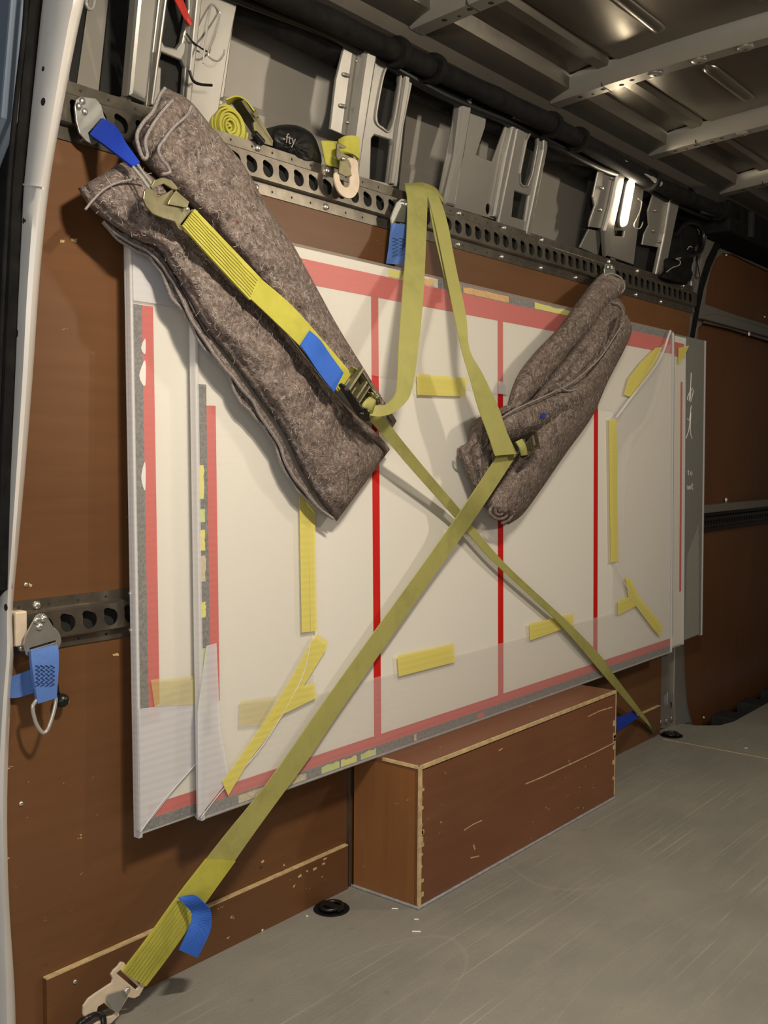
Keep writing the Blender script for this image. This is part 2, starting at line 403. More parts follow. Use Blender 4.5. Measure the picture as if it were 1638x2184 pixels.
# upper outer skin (leans inward a little toward the roof) ---------------
us = thing('wall_left_upper', (2.4,1.7,1.6), kind='structure')
bm = bmesh.new()
prof = [(1.60,1.585),(1.70,1.60),(1.712,1.75),(1.700,1.80),(1.702,1.815),(1.665,1.97),(1.55,2.09)]
xs = [0.9+.15*i for i in range(44)]
G = [[bm.verts.new((x,y,z)) for (y,z) in prof] for x in xs]
for i in range(len(xs)-1):
    for k in range(len(prof)-1): bm.faces.new((G[i][k],G[i+1][k],G[i+1][k+1],G[i][k+1]))
obj('outer_skin', bm, M_SKIN, us, smooth=True, angle=20)
box('rail_backing', M_VAN, us, .96, 3.93, 1.603, 1.70, 1.60, 1.655)
RIB = Pl((0,1.60,1.69),(1,0,0),(0,-.062,.26))    # leaning face of the pillars
def ribpl(h): return RIB.up(h)
# pillar at the tail -----------------------------------------------------
p1 = thing('trim_3', (1.27,1.6,1.66), kind='structure')
pxpl('pillar_panel', M_VAN, p1, ribpl(-.02), [(310,235),(345,-60),(520,-60),(487,110),(465,250),(468,300)],
     [[(352,-20),(345,85),(352,98),(378,104),(388,90),(402,20),(402,-30)],[(327,115),(345,112),(388,130),(395,145),(386,270),(340,260),(345,145),(325,132)]], .012, .003)
pxpl('pillar_ridge', M_VAN, p1, ribpl(.0), [(275,205),(300,-60),(345,-60),(333,60),(318,205),(312,222)], (), .03, .008)
pxpl('pillar_ridge', M_VAN, p1, ribpl(-.012), [(322,225),(360,-60),(366,-60),(328,228)], (), .012, .003)
pxpl('pillar_ridge', M_VAN, p1, ribpl(-.010), [(395,240),(425,-60),(438,-60),(405,250)], (), .012, .003)
pxpl('panel_edge', M_VAN, p1, ribpl(-.03), [(455,262),(478,120),(495,-60),(512,-60),(490,120),(470,270)], (), .01, .003)
pxpl('dark_shade', M_DARK, p1, ribpl(-.045), [(322,270),(340,-60),(420,-60),(395,290)], (), .003)  # dark sheet painted as the shade behind the slots
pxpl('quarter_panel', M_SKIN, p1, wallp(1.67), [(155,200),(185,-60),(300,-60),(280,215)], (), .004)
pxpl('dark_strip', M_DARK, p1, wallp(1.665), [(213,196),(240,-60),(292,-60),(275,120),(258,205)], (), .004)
# pillar 2 ---------------------------------------------------------------
def flange(parent, px, th=.006, h=-.01, dimples=()):
    f = pxpl('pillar_flange', M_VAN, parent, ribpl(h), px, (), th, .002)
    for (a, b) in dimples:
        p = ribpl(h); u, v = p.uv(a, b); bm = bmesh.new()
        tube_bm(bm, [p.pt(u-.012,v-.001), p.pt(u-.006,v-.0005,.004), p.pt(u+.006,v,.004), p.pt(u+.012,v+.001)], [.002,.0045,.0045,.002], 8)
        obj('pressed_bead', bm, M_VAN, f, smooth=True, angle=60)
p2 = thing('trim_4', (1.9,1.6,1.66), kind='structure')
flange(p2, [(704,276),(708,240),(716,170),(734,98),(775,105),(764,170),(748,285),(740,292)], dimples=[(765,132),(737,160),(730,226),(745,262)])
pxpl('pillar_ridge', M_VAN, p2, ribpl(.014), [(748,330),(770,170),(783,82),(812,90),(800,160),(778,300),(768,380),(748,372)], (), .03, .009)
pxpl('pillar_panel', M_VAN, p2, ribpl(.0), [(755,378),(778,200),(795,120),(885,140),(880,180),(862,270),(848,400)],
     [[(818,270),(808,262),(806,240),(820,165),(828,146),(842,144),(853,156),(852,180),(841,250),(830,278)],[(793,296),(799,289),(834,300),(836,310),(826,395),(790,385)]], .012, .004)
pxpl('slot_rim', M_VAN, p2, ribpl(.004), smooth2([(816,276),(803,264),(801,240),(815,165),(826,141),(844,139),(857,154),(856,180),(845,252),(832,283)],4),
     [smooth2([(818,270),(808,262),(806,240),(820,165),(828,146),(842,144),(853,156),(852,180),(841,250),(830,278)],4)], .008, .002)
pxpl('pillar_ridge', M_VAN, p2, ribpl(.008), [(832,392),(848,270),(862,180),(866,146),(876,148),(874,190),(856,290),(842,395)], (), .014, .004)
pxpl('dark_shade', M_DARK, p2, ribpl(-.05), [(775,385),(800,100),(880,120),(850,410)], (), .003)
# pillar 3: deep channel pair ---------------------------------------------
p3 = thing('trim_5', (2.3,1.6,1.66), kind='structure')
pxpl('pillar_flange', M_VAN, p3, ribpl(-.02), [(935,425),(955,320),(975,220),(985,190),(1000,195),(975,330),(955,435)], (), .006, .002)
pxpl('pillar_ridge', M_VAN, p3, ribpl(.0), [(948,438),(972,330),(986,215),(1010,210),(1005,250),(985,360),(972,442)], (), .03, .008)
pxpl('channel_back', M_VAN, p3, ribpl(-.018), [(965,442),(990,330),(1008,205),(1040,220),(1035,270),(1015,330),(1050,345),(1085,250),(1100,250),(1060,470)], [[p for p in circ(1041,446,5,12,12)]], .005, .001)
pxpl('pillar_ridge', M_VAN, p3, ribpl(-.004), [(1054,462),(1078,330),(1098,245),(1108,240),(1100,290),(1080,380),(1068,452),(1060,466)], (), .02, .006)
# pillar 4 ---------------------------------------------------------------
p4 = thing('trim_6', (2.65,1.6,1.66), kind='structure')
pxpl('pillar_panel', M_VAN, p4, ribpl(-.004), [(1062,478),(1090,340),(1108,248),(1172,280),(1168,320),(1150,400),(1128,505)],
     [[(1112,388),(1112,370),(1126,300),(1134,284),(1147,288),(1147,310),(1136,370),(1126,396),(1116,394)],[(1098,408),(1128,418),(1120,470),(1092,462)]], .012, .004)
pxpl('slot_rim', M_VAN, p4, ribpl(.0), [(1110,392),(1109,370),(1123,298),(1132,280),(1150,286),(1150,312),(1139,372),(1128,400),(1115,399)],
     [[(1112,388),(1112,370),(1126,300),(1134,284),(1147,288),(1147,310),(1136,370),(1126,396),(1116,394)]], .008, .0015)
pxpl('pillar_ridge', M_VAN, p4, ribpl(.004), [(1122,500),(1142,400),(1158,320),(1160,285),(1170,290),(1165,335),(1150,405),(1132,505)], (), .012, .004)
pxpl('dark_shade', M_DARK, p4, ribpl(-.05), [(1080,480),(1110,260),(1165,285),(1130,500)], (), .003)
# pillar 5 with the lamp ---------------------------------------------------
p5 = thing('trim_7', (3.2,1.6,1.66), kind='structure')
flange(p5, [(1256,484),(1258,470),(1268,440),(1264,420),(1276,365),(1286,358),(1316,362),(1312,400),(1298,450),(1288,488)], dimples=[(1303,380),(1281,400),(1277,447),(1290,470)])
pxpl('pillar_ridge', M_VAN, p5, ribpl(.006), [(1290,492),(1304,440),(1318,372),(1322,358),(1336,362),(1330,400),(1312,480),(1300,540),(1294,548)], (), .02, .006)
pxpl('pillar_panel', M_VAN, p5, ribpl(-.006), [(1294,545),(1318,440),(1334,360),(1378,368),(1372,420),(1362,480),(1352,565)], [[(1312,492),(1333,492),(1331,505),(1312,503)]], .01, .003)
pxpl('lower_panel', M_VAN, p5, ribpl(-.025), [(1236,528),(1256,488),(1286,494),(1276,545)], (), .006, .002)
pxpl('dark_shade', M_DARK, p5, ribpl(-.05), [(1232,525),(1262,360),(1340,360),(1300,560)], (), .003)
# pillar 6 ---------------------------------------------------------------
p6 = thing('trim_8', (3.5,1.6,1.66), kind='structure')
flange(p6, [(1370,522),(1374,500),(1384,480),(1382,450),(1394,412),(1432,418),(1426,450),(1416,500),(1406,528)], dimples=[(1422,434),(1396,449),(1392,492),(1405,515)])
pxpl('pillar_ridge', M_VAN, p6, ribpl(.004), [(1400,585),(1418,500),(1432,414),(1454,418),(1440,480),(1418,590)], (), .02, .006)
pxpl('dark_shade', M_DARK, p6, ribpl(-.045), [(1352,570),(1378,370),(1440,410),(1404,590)], (), .003)
# B pillar between wall and side door ---------------------------------------
p7 = thing('trim_9', (3.9,1.6,0), kind='structure')
pxpl('pillar_face', M_VAN, p7, wallp(1.605), [(1403,1552),(1400,1500),(1398,1470),(1410,1462),(1413,1380),(1466,700),(1474,640),(1476,560),(1490,450),(1532,465),(1540,500),(1520,530),(1500,600),(1490,660),(1478,740),(1440,1380),(1438,1560)], [[(1417,1480),(1425,1476),(1424,1502),(1416,1504)]], .02, .003)
pxpl('pillar_rib', M_VAN, p7, wallp(1.590), [(1440,1552),(1438,1480),(1440,1375),(1455,1372),(1457,1440),(1462,1500),(1474,1540)], (), .02, .004)
for (a,b) in [(1408,1540),(1420,1537),(1431,1532)]:
    bm = bmesh.new(); tube_bm(bm, [PY(a,b+6,1.603), PY(a+1,b-4,1.60)], [.006,.004], 8); obj('pressed_rib', bm, M_VAN, p7, smooth=True)
for off in (0, 16): pxpl('pillar_ridge', M_VAN, p7, wallp(1.585), [(1474+off,590),(1484+off,520),(1494+off,450),(1500+off,452),(1488+off,530),(1479+off,595)], (), .012, .003)
pxpl('door_seal', M_BLACK, p7, wallp(1.600), [(1436,1556),(1433,1500),(1440,1380),(1474,715),(1484,655),(1494,600),(1508,555),(1526,518),(1548,495),(1575,488),(1640,520),(1700,556),(1700,572),(1640,540),(1575,503),(1550,508),(1534,528),(1518,565),(1503,610),(1492,665),(1482,720),(1446,1380),(1440,1500),(1442,1556)], (), .02, .003)
# side door ------------------------------------------------------------------
d1 = thing('door_1', (4.9,1.64,0), kind='structure')
pxpl('door_plywood', M_PLYD, d1, wallp(1.650), [(1450,1600),(1452,1300),(1484,560),(1560,528),(1820,640),(1820,1500)], (), .008)
outer = [(1482,725),(1492,668),(1503,613),(1518,568),(1534,532),(1552,512),(1576,507),(1640,543),(1820,640),(1820,795),(1640,724),(1560,700),(1500,688),(1490,700),(1486,740),(1478,900),(1460,1385),(1462,1450),(1466,1500),(1478,1546),(1470,1552),(1455,1550),(1440,1500),(1448,1380)]
hole = smooth2([(1504,648),(1508,615),(1516,580),(1527,553),(1543,539),(1566,542),(1640,578),(1800,655),(1800,745),(1640,693),(1560,668)], 1)
pxpl('door_frame', M_VAN, d1, wallp(1.632), outer, [hole], .012, .003)
pxpl('belt_bar', M_VAN, d1, wallp(1.622), [(1500,688),(1512,672),(1524,669),(1545,672),(1640,701),(1820,762),(1820,797),(1640,727),(1560,702)], (), .012, .004)
for (a,b) in [(1597,712),(1548,544),(1630,676)]: dome('plastic_fixing', M_WHITEP, d1, PY(a,b,1.615 if a==1597 else 1.641), (0,-1,0), .010 if a==1597 else .004, .006)
for (a,b) in [(1548,1066),(1500,1530)]: dome('plastic_fixing', M_WHITEP, d1, PY(a,b,1.64), (0,-1,0), .009 if a==1548 else .004, .006)
# shelf of the roof/cab bulkhead behind the door head
fw = thing('wall_front', (6.6,.7,0), kind='structure')
box('bulkhead', M_SKIN, fw, 6.55, 6.6, -.35, 1.9, -.2, 2.3)
box('header_panel', M_BLACK, fw, 3.95, 6.5, 1.48, 1.64, 1.90, 2.02, .01)
for k in range(5): box('header_rib', M_DARK, fw, 4.15+k*.35, 4.18+k*.35, 1.465, 1.49, 1.91, 2.01, .003)
pxpl('header_fascia', M_DARK, fw, wallp(1.50), [(1500,455),(1480,400),(1560,390),(1900,500),(1900,640),(1640,520),(1560,470)], (), .01, .002)
# opposite side and rear surroundings -----------------------------------------
wr = thing('wall_right', (3,-.33,0), kind='structure')
box('plywood_lining', M_PLY, wr, .9, 6.6, -.36, -.33, 0, 1.63)
box('outer_skin', M_SKIN, wr, .9, 6.6, -.40, -.37, 1.60, 2.15)
# D pillar and rear seal -------------------------------------------------------
dp = thing('trim_10', (.96,1.65,0), kind='structure')
XP = Pl((.955,0,0),(0,-1,0),(0,0,1))   # faces the open tail: u = -y
inner = [(184,-60),(165,70),(130,250),(104,405),(84,600),(70,800),(54,1000),(38,1180),(28,1300),(30,1390),(24,1500),(20,1700),(24,1900),(34,2100),(38,2260)]
outer_ = [(-40,2260),(-40,1600),(-8,1440),(0,1260),(8,1000),(18,700),(27,500),(32,393),(48,200),(72,0),(80,-60)]
bm = bmesh.new(); hs = [(184,80,-60),(180,74,0),(165,63,70),(130,45,250),(104,32,405),(84,22,600),(70,16,800),(54,8,1000),(38,2,1180),(28,-4,1300),(30,-8,1390),(24,-20,1500),(20,-40,1700),(24,-50,1900),(34,-60,2100),(38,-60,2260)]
hs = [tuple(v) for v in spl([V(h_) for h_ in hs], 4)]
G = []
for (pi, po, py) in hs:
    row = []
    for f_, xx in ((0,.958),(.12,.952),(.35,.948),(.6,.949),(.78,.955),(.9,.966),(.97,.980),(1.0,1.0)):
        row.append(bm.verts.new(PX(po+(pi-po)*f_, py, xx)))
    row.append(bm.verts.new(row[-1].co + V((.012,.03,0)))); G.append(row)
for i in range(len(G)-1):
    for k in range(8): bm.faces.new((G[i][k],G[i+1][k],G[i+1][k+1],G[i][k+1]))
obj('pillar_face', bm, M_DPIL, dp, smooth=True, angle=40)
pxpl('pillar_lip', M_DPIL, dp, Pl((.947,0,0),(0,-1,0),(0,0,1)), [(32,388),(90,399),(90,403),(32,392)], (), .003)
for (a,b) in [(92,147),(92,217),(53,471),(38,711),(10,1017),(12,1295)]:
    q = PX(a,b,.949); dome('fixing_hole', M_DARK, dp, q, (-1,0,0), .0065, .001)
pxpl('rear_seal', M_BLACK, dp, Pl((.93,0,0),(0,-1,0),(0,0,1)), [(72,-60),(64,0),(45,200),(27,393),(14,700),(2,1000),(-6,1260),(-60,1300),(-60,-60),(48,-60)], (), .03, .006)
pxpl('door_edge', paint('blue_grey_door_edge', S((92,104,118)), .4, .2), dp, Pl((.90,0,0),(0,-1,0),(0,0,1)), [(28,-60),(18,60),(2,250),(-60,420),(-60,-60)], (), .03, .004)
tube('ribbed_seal', M_BLACK, dp, spl([PX(58,-50,.915),PX(52,60,.915),PX(34,220,.915),PX(18,393,.915),PX(6,620,.915),PX(-6,900,.915)],10), .004, 8)
# black hardware between frame and rail
pxpl('inner_bracket', M_BLKPL, dp, wallp(1.63), [(150,60),(178,-60),(200,-60),(165,190),(160,285),(135,262)], (), .02, .005)

# ceiling -------------------------------------------------------------------
ce = thing('ceiling', (3,.7,2.1), kind='structure')
def zr(y): return 2.125 - .055*((y-.7)/.8)**2
prof = [(1.56,1.985),(1.515,2.01),(1.50,2.035),(1.435,2.055),(1.425,2.09),(1.355,2.10),(1.345,2.085),(1.315,2.088),(1.305,2.105)] + [(1.28-.12*k, zr(1.28-.12*k)) for k in range(14)]
bm = bmesh.new(); xs = [.8+.1*i for i in range(59)]
G = [[bm.verts.new((x, y, z)) for (y,z) in prof] for x in xs]
for i in range(len(xs)-1):
    for k in range(len(prof)-1): bm.faces.new((G[i][k],G[i+1][k],G[i+1][k+1],G[i][k+1]))
obj('roof_skin', bm, M_ROOF, ce, smooth=True, angle=25)
# pressed beads running lengthwise between the bows
for bay, (x0, x1) in enumerate([(.95,1.8),(2.16,2.53),(2.80,3.17),(3.46,3.83),(4.1,4.5)]):
    for y in (1.13, .87, .61, .35):
        bm = bmesh.new(); z = zr(y); n = 12
        pts = [V((x0+(x1-x0)*k/n, y, z+.004)) for k in range(n+1)]
        tube_bm(bm, pts, [.004 if k in (0,n) else .021 for k in range(n+1)], 12)
        for v in bm.verts: v.co.z = z+.004 + (v.co.z-z-.004)*.7
        obj('pressed_bead', bm, M_ROOF, ce, smooth=True, angle=70)
for bi, xb in enumerate((1.97, 2.62, 3.27, 3.90, 4.6, 5.3)):
    bow = thing('trim_%d' % (11+bi), (xb,.7,2.03), kind='structure')
    bm = bmesh.new(); ys = [1.50,1.48,1.45,1.40,1.36] + [1.30-.1*k for k in range(16)]
    def zb(y): return 2.072 - .040*((y-.7)/.78)**2
    cs = [(-.03,.052),(-.03,.048),(-.012,.008),(-.004,.0),(.042,.0),(.050,.008),(.066,.042),(.066,.052)]
    G = []
    for j, y in enumerate(ys):
        k = 1.0 if y < 1.42 else (.65 + .35*(1.5-y)/.08)
        G.append([bm.verts.new((xb+dx, y, zb(y)+(dz*k if dz > .01 else dz))) for dx, dz in cs])
    for j in range(len(ys)-1):
        for k in range(len(cs)-1): bm.faces.new((G[j][k],G[j+1][k],G[j+1][k+1],G[j][k+1]))
    obj('bow_channel', bm, M_VAN, bow, smooth=True, angle=25)
    for j, y in enumerate((1.42,1.385,1.35,1.30,1.265)):
        bm = bmesh.new(); dome_bm(bm, (xb+.02+(.006 if j%2 else -.004), y, zb(y)+.0004), (0,0,-1), .008 if j != 1 else .005, .0012); obj('fixing_hole', bm, M_DARK, bow)
    for j, y in enumerate((1.20,1.08,.96,.84,.72)):
        bm = bmesh.new(); dome_bm(bm, (xb+.02, y, zb(y)), (0,0,-1), .020, .006, 16); o = obj('pressed_boss', bm, M_VAN, bow, smooth=True, angle=40)
        bm = bmesh.new(); dome_bm(bm, (xb+.02, y, zb(y)-.006), (0,0,-1), .004, .001, 8); obj('boss_hole', bm, M_DARK, o)
    box('bow_seam', M_DARK, bow, xb-.0125, xb+.05, 1.339, 1.3405, zb(1.34)-.0008, zb(1.34)+.02)
# cant rail: band painted black for the shade where wall meets roof
cr = thing('trim_17', (3,1.55,1.95), kind='structure')
bm = bmesh.new()
pf = [(1.60,1.925),(1.555,1.945),(1.545,1.965),(1.550,2.03),(1.60,2.06)]
G = [[bm.verts.new((x, y+.004*math.sin(x*7), z+.006*math.sin(x*5.3+1))) for (y,z) in pf] for x in [.85+.1*i for i in range(55)]]
for i in range(54):
    for k in range(len(pf)-1): bm.faces.new((G[i][k],G[i+1][k],G[i+1][k+1],G[i][k+1]))
obj('cant_rail', bm, M_BLACK, cr, smooth=True, angle=40)

# ================================================================== THINGS
# --- wiring along the cant rail ----------------------------------------------
h = thing('cable_harness', (3,1.51,1.97), 'thick black taped cable loom running along the top of the wall under the roof', 'cable')
pts = [V((x, 1.505+.006*math.sin(x*4.1), 1.968+.008*math.sin(x*3.1+.5))) for x in [.9+.09*i for i in range(36)]]
bm = bmesh.new(); tube_bm(bm, pts, [.026+.005*noise.noise(p*9) for p in pts], 10)
obj('taped_loom', bm, M_BLACK, h, smooth=True)
pts = [V((x, 1.545+.006*math.sin(x*6), 1.950+.006*math.sin(x*8.1))) for x in [.9+.06*i for i in range(54)]]
bm = bmesh.new(); tube_bm(bm, pts, .013, 8); obj('thin_cable', bm, M_BLKPL, h, smooth=True)
for x in (1.93,2.07,2.62,2.78,3.3,3.9):
    tube('cable_clip', M_BLACK, h, [V((x-.01,1.505+.006*math.sin(x*4.1),1.968+.008*math.sin(x*3.1+.5))), V((x+.01,1.505+.006*math.sin(x*4.1),1.968+.008*math.sin(x*3.1+.5)))], .036, 12)
# bright grab tube near the lit lamp
a, b = PY(1238,292,1.49), PY(1408,392,1.49)
tr = thing('metal_tube', a, 'shiny straight metal tube under the black loom above the lit lamp', 'tube')
tube('tube_body', M_WIRE, tr, [a, a.lerp(b,.3)+V((0,0,.001)), a.lerp(b,.65), b], .009, 12)
# --- lamp ----------------------------------------------------------------------
lp = ribpl(.014); q = lp.uv(1338,432)
lt = thing('wall_lamp', lp.pt(*q), 'lit slim oval lamp glowing on the wall pillar', 'lamp')
u0, v0 = lp.uv(1346,384); u1, v1 = lp.uv(1328,482)
def capsule(u0, v0, u1, v1, r, n=8):
    a = math.atan2(v1-v0, u1-u0); o = []
    L = math.hypot(u1-u0, v1-v0); ux, uy = (u1-u0)/L, (v1-v0)/L
    c0 = (u0+ux*r, v0+uy*r); c1 = (u1-ux*r, v1-uy*r)
    for k in range(n+1): t = a-math.pi/2+math.pi*k/n; o.append((c1[0]+r*math.cos(t), c1[1]+r*math.sin(t)))
    for k in range(n+1): t = a+math.pi/2+math.pi*k/n; o.append((c0[0]+r*math.cos(t), c0[1]+r*math.sin(t)))
    return o
plate('lamp_housing', M_VAN, lt, lp, capsule(u0,v0+.006,u1,v1-.006,.026), (), .012, .003)
plate('lamp_diffuser', M_LED, lt, lp.up(.007), capsule(u0,v0,u1,v1,.0195), (), .008, .003)
# wire hooks -----------------------------------------------------------------
def wirehook(px, y, r, label, name='wire_hook'):
    pts = spl([PY(a,b,y) for a,b in px], 6)
    o = tube(name, M_WIRE, None, pts, r, 6); tag(o, label, 'hook'); return o
wirehook([(1361,424),(1368,430),(1365,450),(1356,470),(1352,480),(1356,488),(1366,486),(1371,474)], 1.545, .0022, 'white wire hook hanging just right of the lit lamp')
wirehook([(1240,300),(1237,312),(1243,321),(1250,318)], 1.51, .002, 'small wire hook under the black cable loom above the lamp')
wirehook([(186,-10),(184,8),(190,19),(198,16),(203,-8)], 1.5, .003, 'dark hook dangling at the top left corner beside the door frame')
tb = thing('wire_hanger', PY(455,90,1.56), 'thin bent silver wire clip hooked on the tail pillar panel', 'wire')
tube('wire_bend', M_WIRE, tb, spl([PY(a,b,1.565) for a,b in [(433,135),(440,70),(447,22),(454,10),(466,22),(468,36),(458,75),(444,112),(450,125),(465,130),(476,118),(479,106)]],6), .0018, 6)
rs = thing('red_strap', PY(385,20,1.55), 'red strap end hanging in the slot of the tail pillar', 'strap')
strap('webbing', M_REDSTRAP, rs, [(355,-30,1.57),(375,5,1.565),(400,55,1.56)], [(380,-30,1.57),(392,5,1.565),(410,50,1.56)], n=14)
tube('cord_end', M_REDSTRAP, rs, [PY(398,40,1.558), PY(407,54,1.556)], .005, 8)
# dark wire across the tail pillar
tag(tube('thin_cable', M_BLKPL, None, spl([PY(a,b,1.573) for a,b in [(398,72),(410,88),(425,100),(438,108),(447,112)]],6), .0016, 6), 'thin dark wire crossing the tail pillar to the wire clip', 'wire')
tag(tube('thin_cable', M_BLKPL, None, spl([PY(a,b,1.573) for a,b in [(404,150),(412,172),(428,180),(452,182)]],6), .0028, 6), 'grey cable bend below the wire clip on the tail pillar', 'wire')
# black cable bundle beside the side door -----------------------------------
cb = thing('cable_bundle', PY(1450,590,1.57), 'messy black cable and cloth bundle stuffed beside the side door pillar', 'cable')
bm = bmesh.new()
nt, nr = 26, 24; ctr = [(1438,600,30),(1440,585,34),(1444,560,36),(1450,540,36),(1458,520,38),(1466,500,34),(1468,485,22),(1468,478,8)]
cp = spl([V(c) for c in ctr], 4); G = []
for i, c in enumerate(cp):
    r = c.z; row = []
    for k in range(nr):
        t = 2*math.pi*k/nr; nn = 1+.35*noise.noise(V((math.cos(t)*1.3, math.sin(t)*1.3, i*.35)))
        yy = 1.60-.030*math.sin(t)*nn
        row.append(bm.verts.new(PY(c.x+r*math.cos(t)*nn, c.y+math.cos(t)*r*.25, yy)))
    G.append(row)
for i in range(len(G)-1):
    for k in range(nr): bm.faces.new((G[i][k],G[i][(k+1)%nr],G[i+1][(k+1)%nr],G[i+1][k]))
bm.faces.new(G[0]); bm.faces.new(G[-1])
obj('cloth_bundle', bm, M_BLACK, cb, smooth=True)
tube('loop_cable', M_BLKPL, cb, spl([PY(a,b,1.56) for a,b in [(1440,500),(1462,476),(1488,478),(1500,500),(1494,535),(1470,545)]],8), .009, 8)
tube('thin_wire', M_BLKPL, cb, spl([PY(a,b,1.573) for a,b in [(1484,480),(1500,500),(1504,516)]],8), .003, 6)
tube('thin_wire', M_BLKPL, cb, spl([PY(a,b,1.574) for a,b in [(1490,535),(1489,565),(1494,595),(1496,608)]],8), .0018, 6)
tube('pale_cord', M_HEM, cb, spl([PY(a,b,1.558) for a,b in [(1422,580),(1434,571),(1449,565),(1450,556),(1442,552),(1452,550)]],8), .0022, 6)
tube('pale_cord', M_HEM, cb, spl([PY(a,b,1.558) for a,b in [(1466,532),(1470,526),(1476,527)]],8), .0022, 6)

# --- lashing rails ------------------------------------------------------------
def keyhole(cx, cz, r, flip=1):
    o = [(cx+r*math.cos(math.radians(a)), cz+r*math.sin(math.radians(a))) for a in range(160, 460, 20)]
    for a, q in ((112,1.28),(125,1.42),(140,1.36)): o.append((cx+q*r*math.cos(math.radians(a)), cz+q*r*math.sin(math.radians(a))))
    return o
def rail(root, x0, x1, zc, y, mt, bolts_t, bolts_b, pitch=.05, hw=.020, fw=.045, r=.0155, first=.03, holes=True):
    hs = []; x = x0+first
    while x < x1-.02:
        if holes: hs.append(keyhole(x, zc-.002, r))
        x += pitch
    plate('slotted_web', mt, root, wallp(y-.016), [(x0,zc-hw),(x1,zc-hw),(x1,zc+hw),(x0,zc+hw)], hs, .0022)
    bm = bmesh.new()
    for s in (1,-1):
        bm2 = [(y-.016, zc+s*hw),(y-.012, zc+s*(hw+.003)),(y-.002, zc+s*(hw+.004)),(y-.002, zc+s*fw),(y, zc+s*fw),(y,zc+s*(hw+.001))]
        A = [bm.verts.new((x0,a,b)) for a,b in bm2]; B = [bm.verts.new((x1,a,b)) for a,b in bm2]
        for k in range(5): bm.faces.new((A[k],A[k+1],B[k+1],B[k]))
    f = obj('rail_flange', bm, mt, root)
    bm = bmesh.new(); bx(bm, x0, x1, y-.0005, y+.0005, zc-fw+.001, zc+fw-.001); obj('rail_back', bm, M_DARK if mt is not M_BLKPL else M_DARK, root)
    for xx in bolts_t: dome('bolt', M_BOLT, root, (xx, y-.002, zc+fw-.011), (0,-1,0), .0075, .006)
    for xx in bolts_b: dome('bolt', M_BOLT, root, (xx, y-.002, zc-fw+.011), (0,-1,0), .0075, .006)
    n = int((x1-x0)/.06)
    for k in range(n):
        for s in (1,-1):
            bm = bmesh.new(); dome_bm(bm, (x0+.02+k*.06, y-.0021, zc+s*(fw-.011)), (0,-1,0), .0028, .0005, 8); obj('fixing_hole', bm, M_DARK, root)
r1 = thing('lashing_rail', (2.4,1.6,1.60), 'long slotted steel lashing rail under the bare metal wall above the plywood', 'rail')
rail(r1, .99, 3.90, 1.644, 1.599, M_STEEL, [PY(a,b,1.6).x for a,b in [(547,310),(695,360),(977,450),(1073,482),(1153,508),(1297,553),(1358,571),(1456,597)]], [PY(a,b,1.6).x for a,b in [(543,385),(692,433),(975,512),(1068,540),(1152,562),(1226,585),(1355,620),(1408,636)]], pitch=.047, fw=.052, hw=.024)
r2 = thing('lashing_rail', (1.15,1.6,.70), 'short visible slotted steel rail on the plywood behind the left edge of the panels', 'rail')
rail(r2, .975, 1.42, .744, 1.599, M_STEEL, [1.03,1.235], [1.0,1.235], fw=.046, hw=.024, first=.063, pitch=.046)
box('white_end_cap', M_CREAM, r2, .977, 1.000, 1.578, 1.5985, .715, .775, .003)
r3 = thing('lashing_rail', (5,1.6,.75), 'black slotted rail fixed across the side door plywood', 'rail')
rail(r3, 4.03, 5.6, .772, 1.628, M_BLKPL, [], [], pitch=.03, r=.009, hw=.02, fw=.036)
box('grey_ledge', M_VAN, r3, 4.03, 5.6, 1.60, 1.6485, .812, .845, .004)

# --- wheel arch box ---------------------------------------------------------
wb = thing('wheel_arch_box', (2.37,1.5,0), 'brown plywood box over the wheel arch with pale chipped edges', 'box')
X0, X1, Y0, ZT = 1.880, 2.880, 1.392, .3325
box('front_panel', M_PLY2, wb, X0+.001, X1, Y0, Y0+.012, .004, ZT-.012)
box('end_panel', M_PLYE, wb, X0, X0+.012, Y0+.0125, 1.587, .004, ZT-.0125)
box('end_panel', M_PLY2, wb, X1-.012, X1, Y0+.0125, 1.587, .004, ZT-.0125)
box('top_panel', M_PLY2, wb, X0, X1, Y0+.004, 1.587, ZT-.012, ZT)
bm = bmesh.new(); bx(bm, X0-.0012, X0+.0095, Y0-.0015, Y0+.003, .006, ZT-.002); bx(bm, X0-.001, X1+.001, Y0-.0012, Y0+.004, ZT-.008, ZT+.0008)
bx(bm, X0-.0015, X0+.004, Y0, 1.50, ZT-.006, ZT+.0008); bx(bm, X1-.003, X1+.0012, Y0-.001, Y0+.004, .01, ZT)
for k in range(14):
    z = random.uniform(.02,.31); bx(bm, X0+.003, X0+random.uniform(.010,.02), Y0-.0012, Y0+.002, z, z+random.uniform(.004,.014))
for k in range(7):
    z = random.uniform(.03,.31); bx(bm, X1-random.uniform(.008,.018), X1, Y0-.0012, Y0+.002, z, z+random.uniform(.006,.018))
obj('raw_edges', bm, M_EDGE, wb)
def scratch(P, w, y):
    bm = bmesh.new()
    P = [PY(a,b,y) for a,b in P]
    for i in range(len(P)-1):
        a, b = P[i], P[i+1]; d = (b-a).normalized(); n_ = V((-d.z,0,d.x))*w/2
        vs = [a-n_, a+n_*random.uniform(.6,1.2), b+n_, b-n_*random.uniform(.6,1.2)]
        f = [bm.verts.new(v) for v in vs]; g = [bm.verts.new(v+V((0,.0008,0))) for v in vs]
        bm.faces.new(f); bm.faces.new(g[::-1])
        for k in range(4): bm.faces.new((f[k], f[(k+1)%4], g[(k+1)%4], g[k]))
    obj('pale_scratch', bm, M_EDGE, wb)
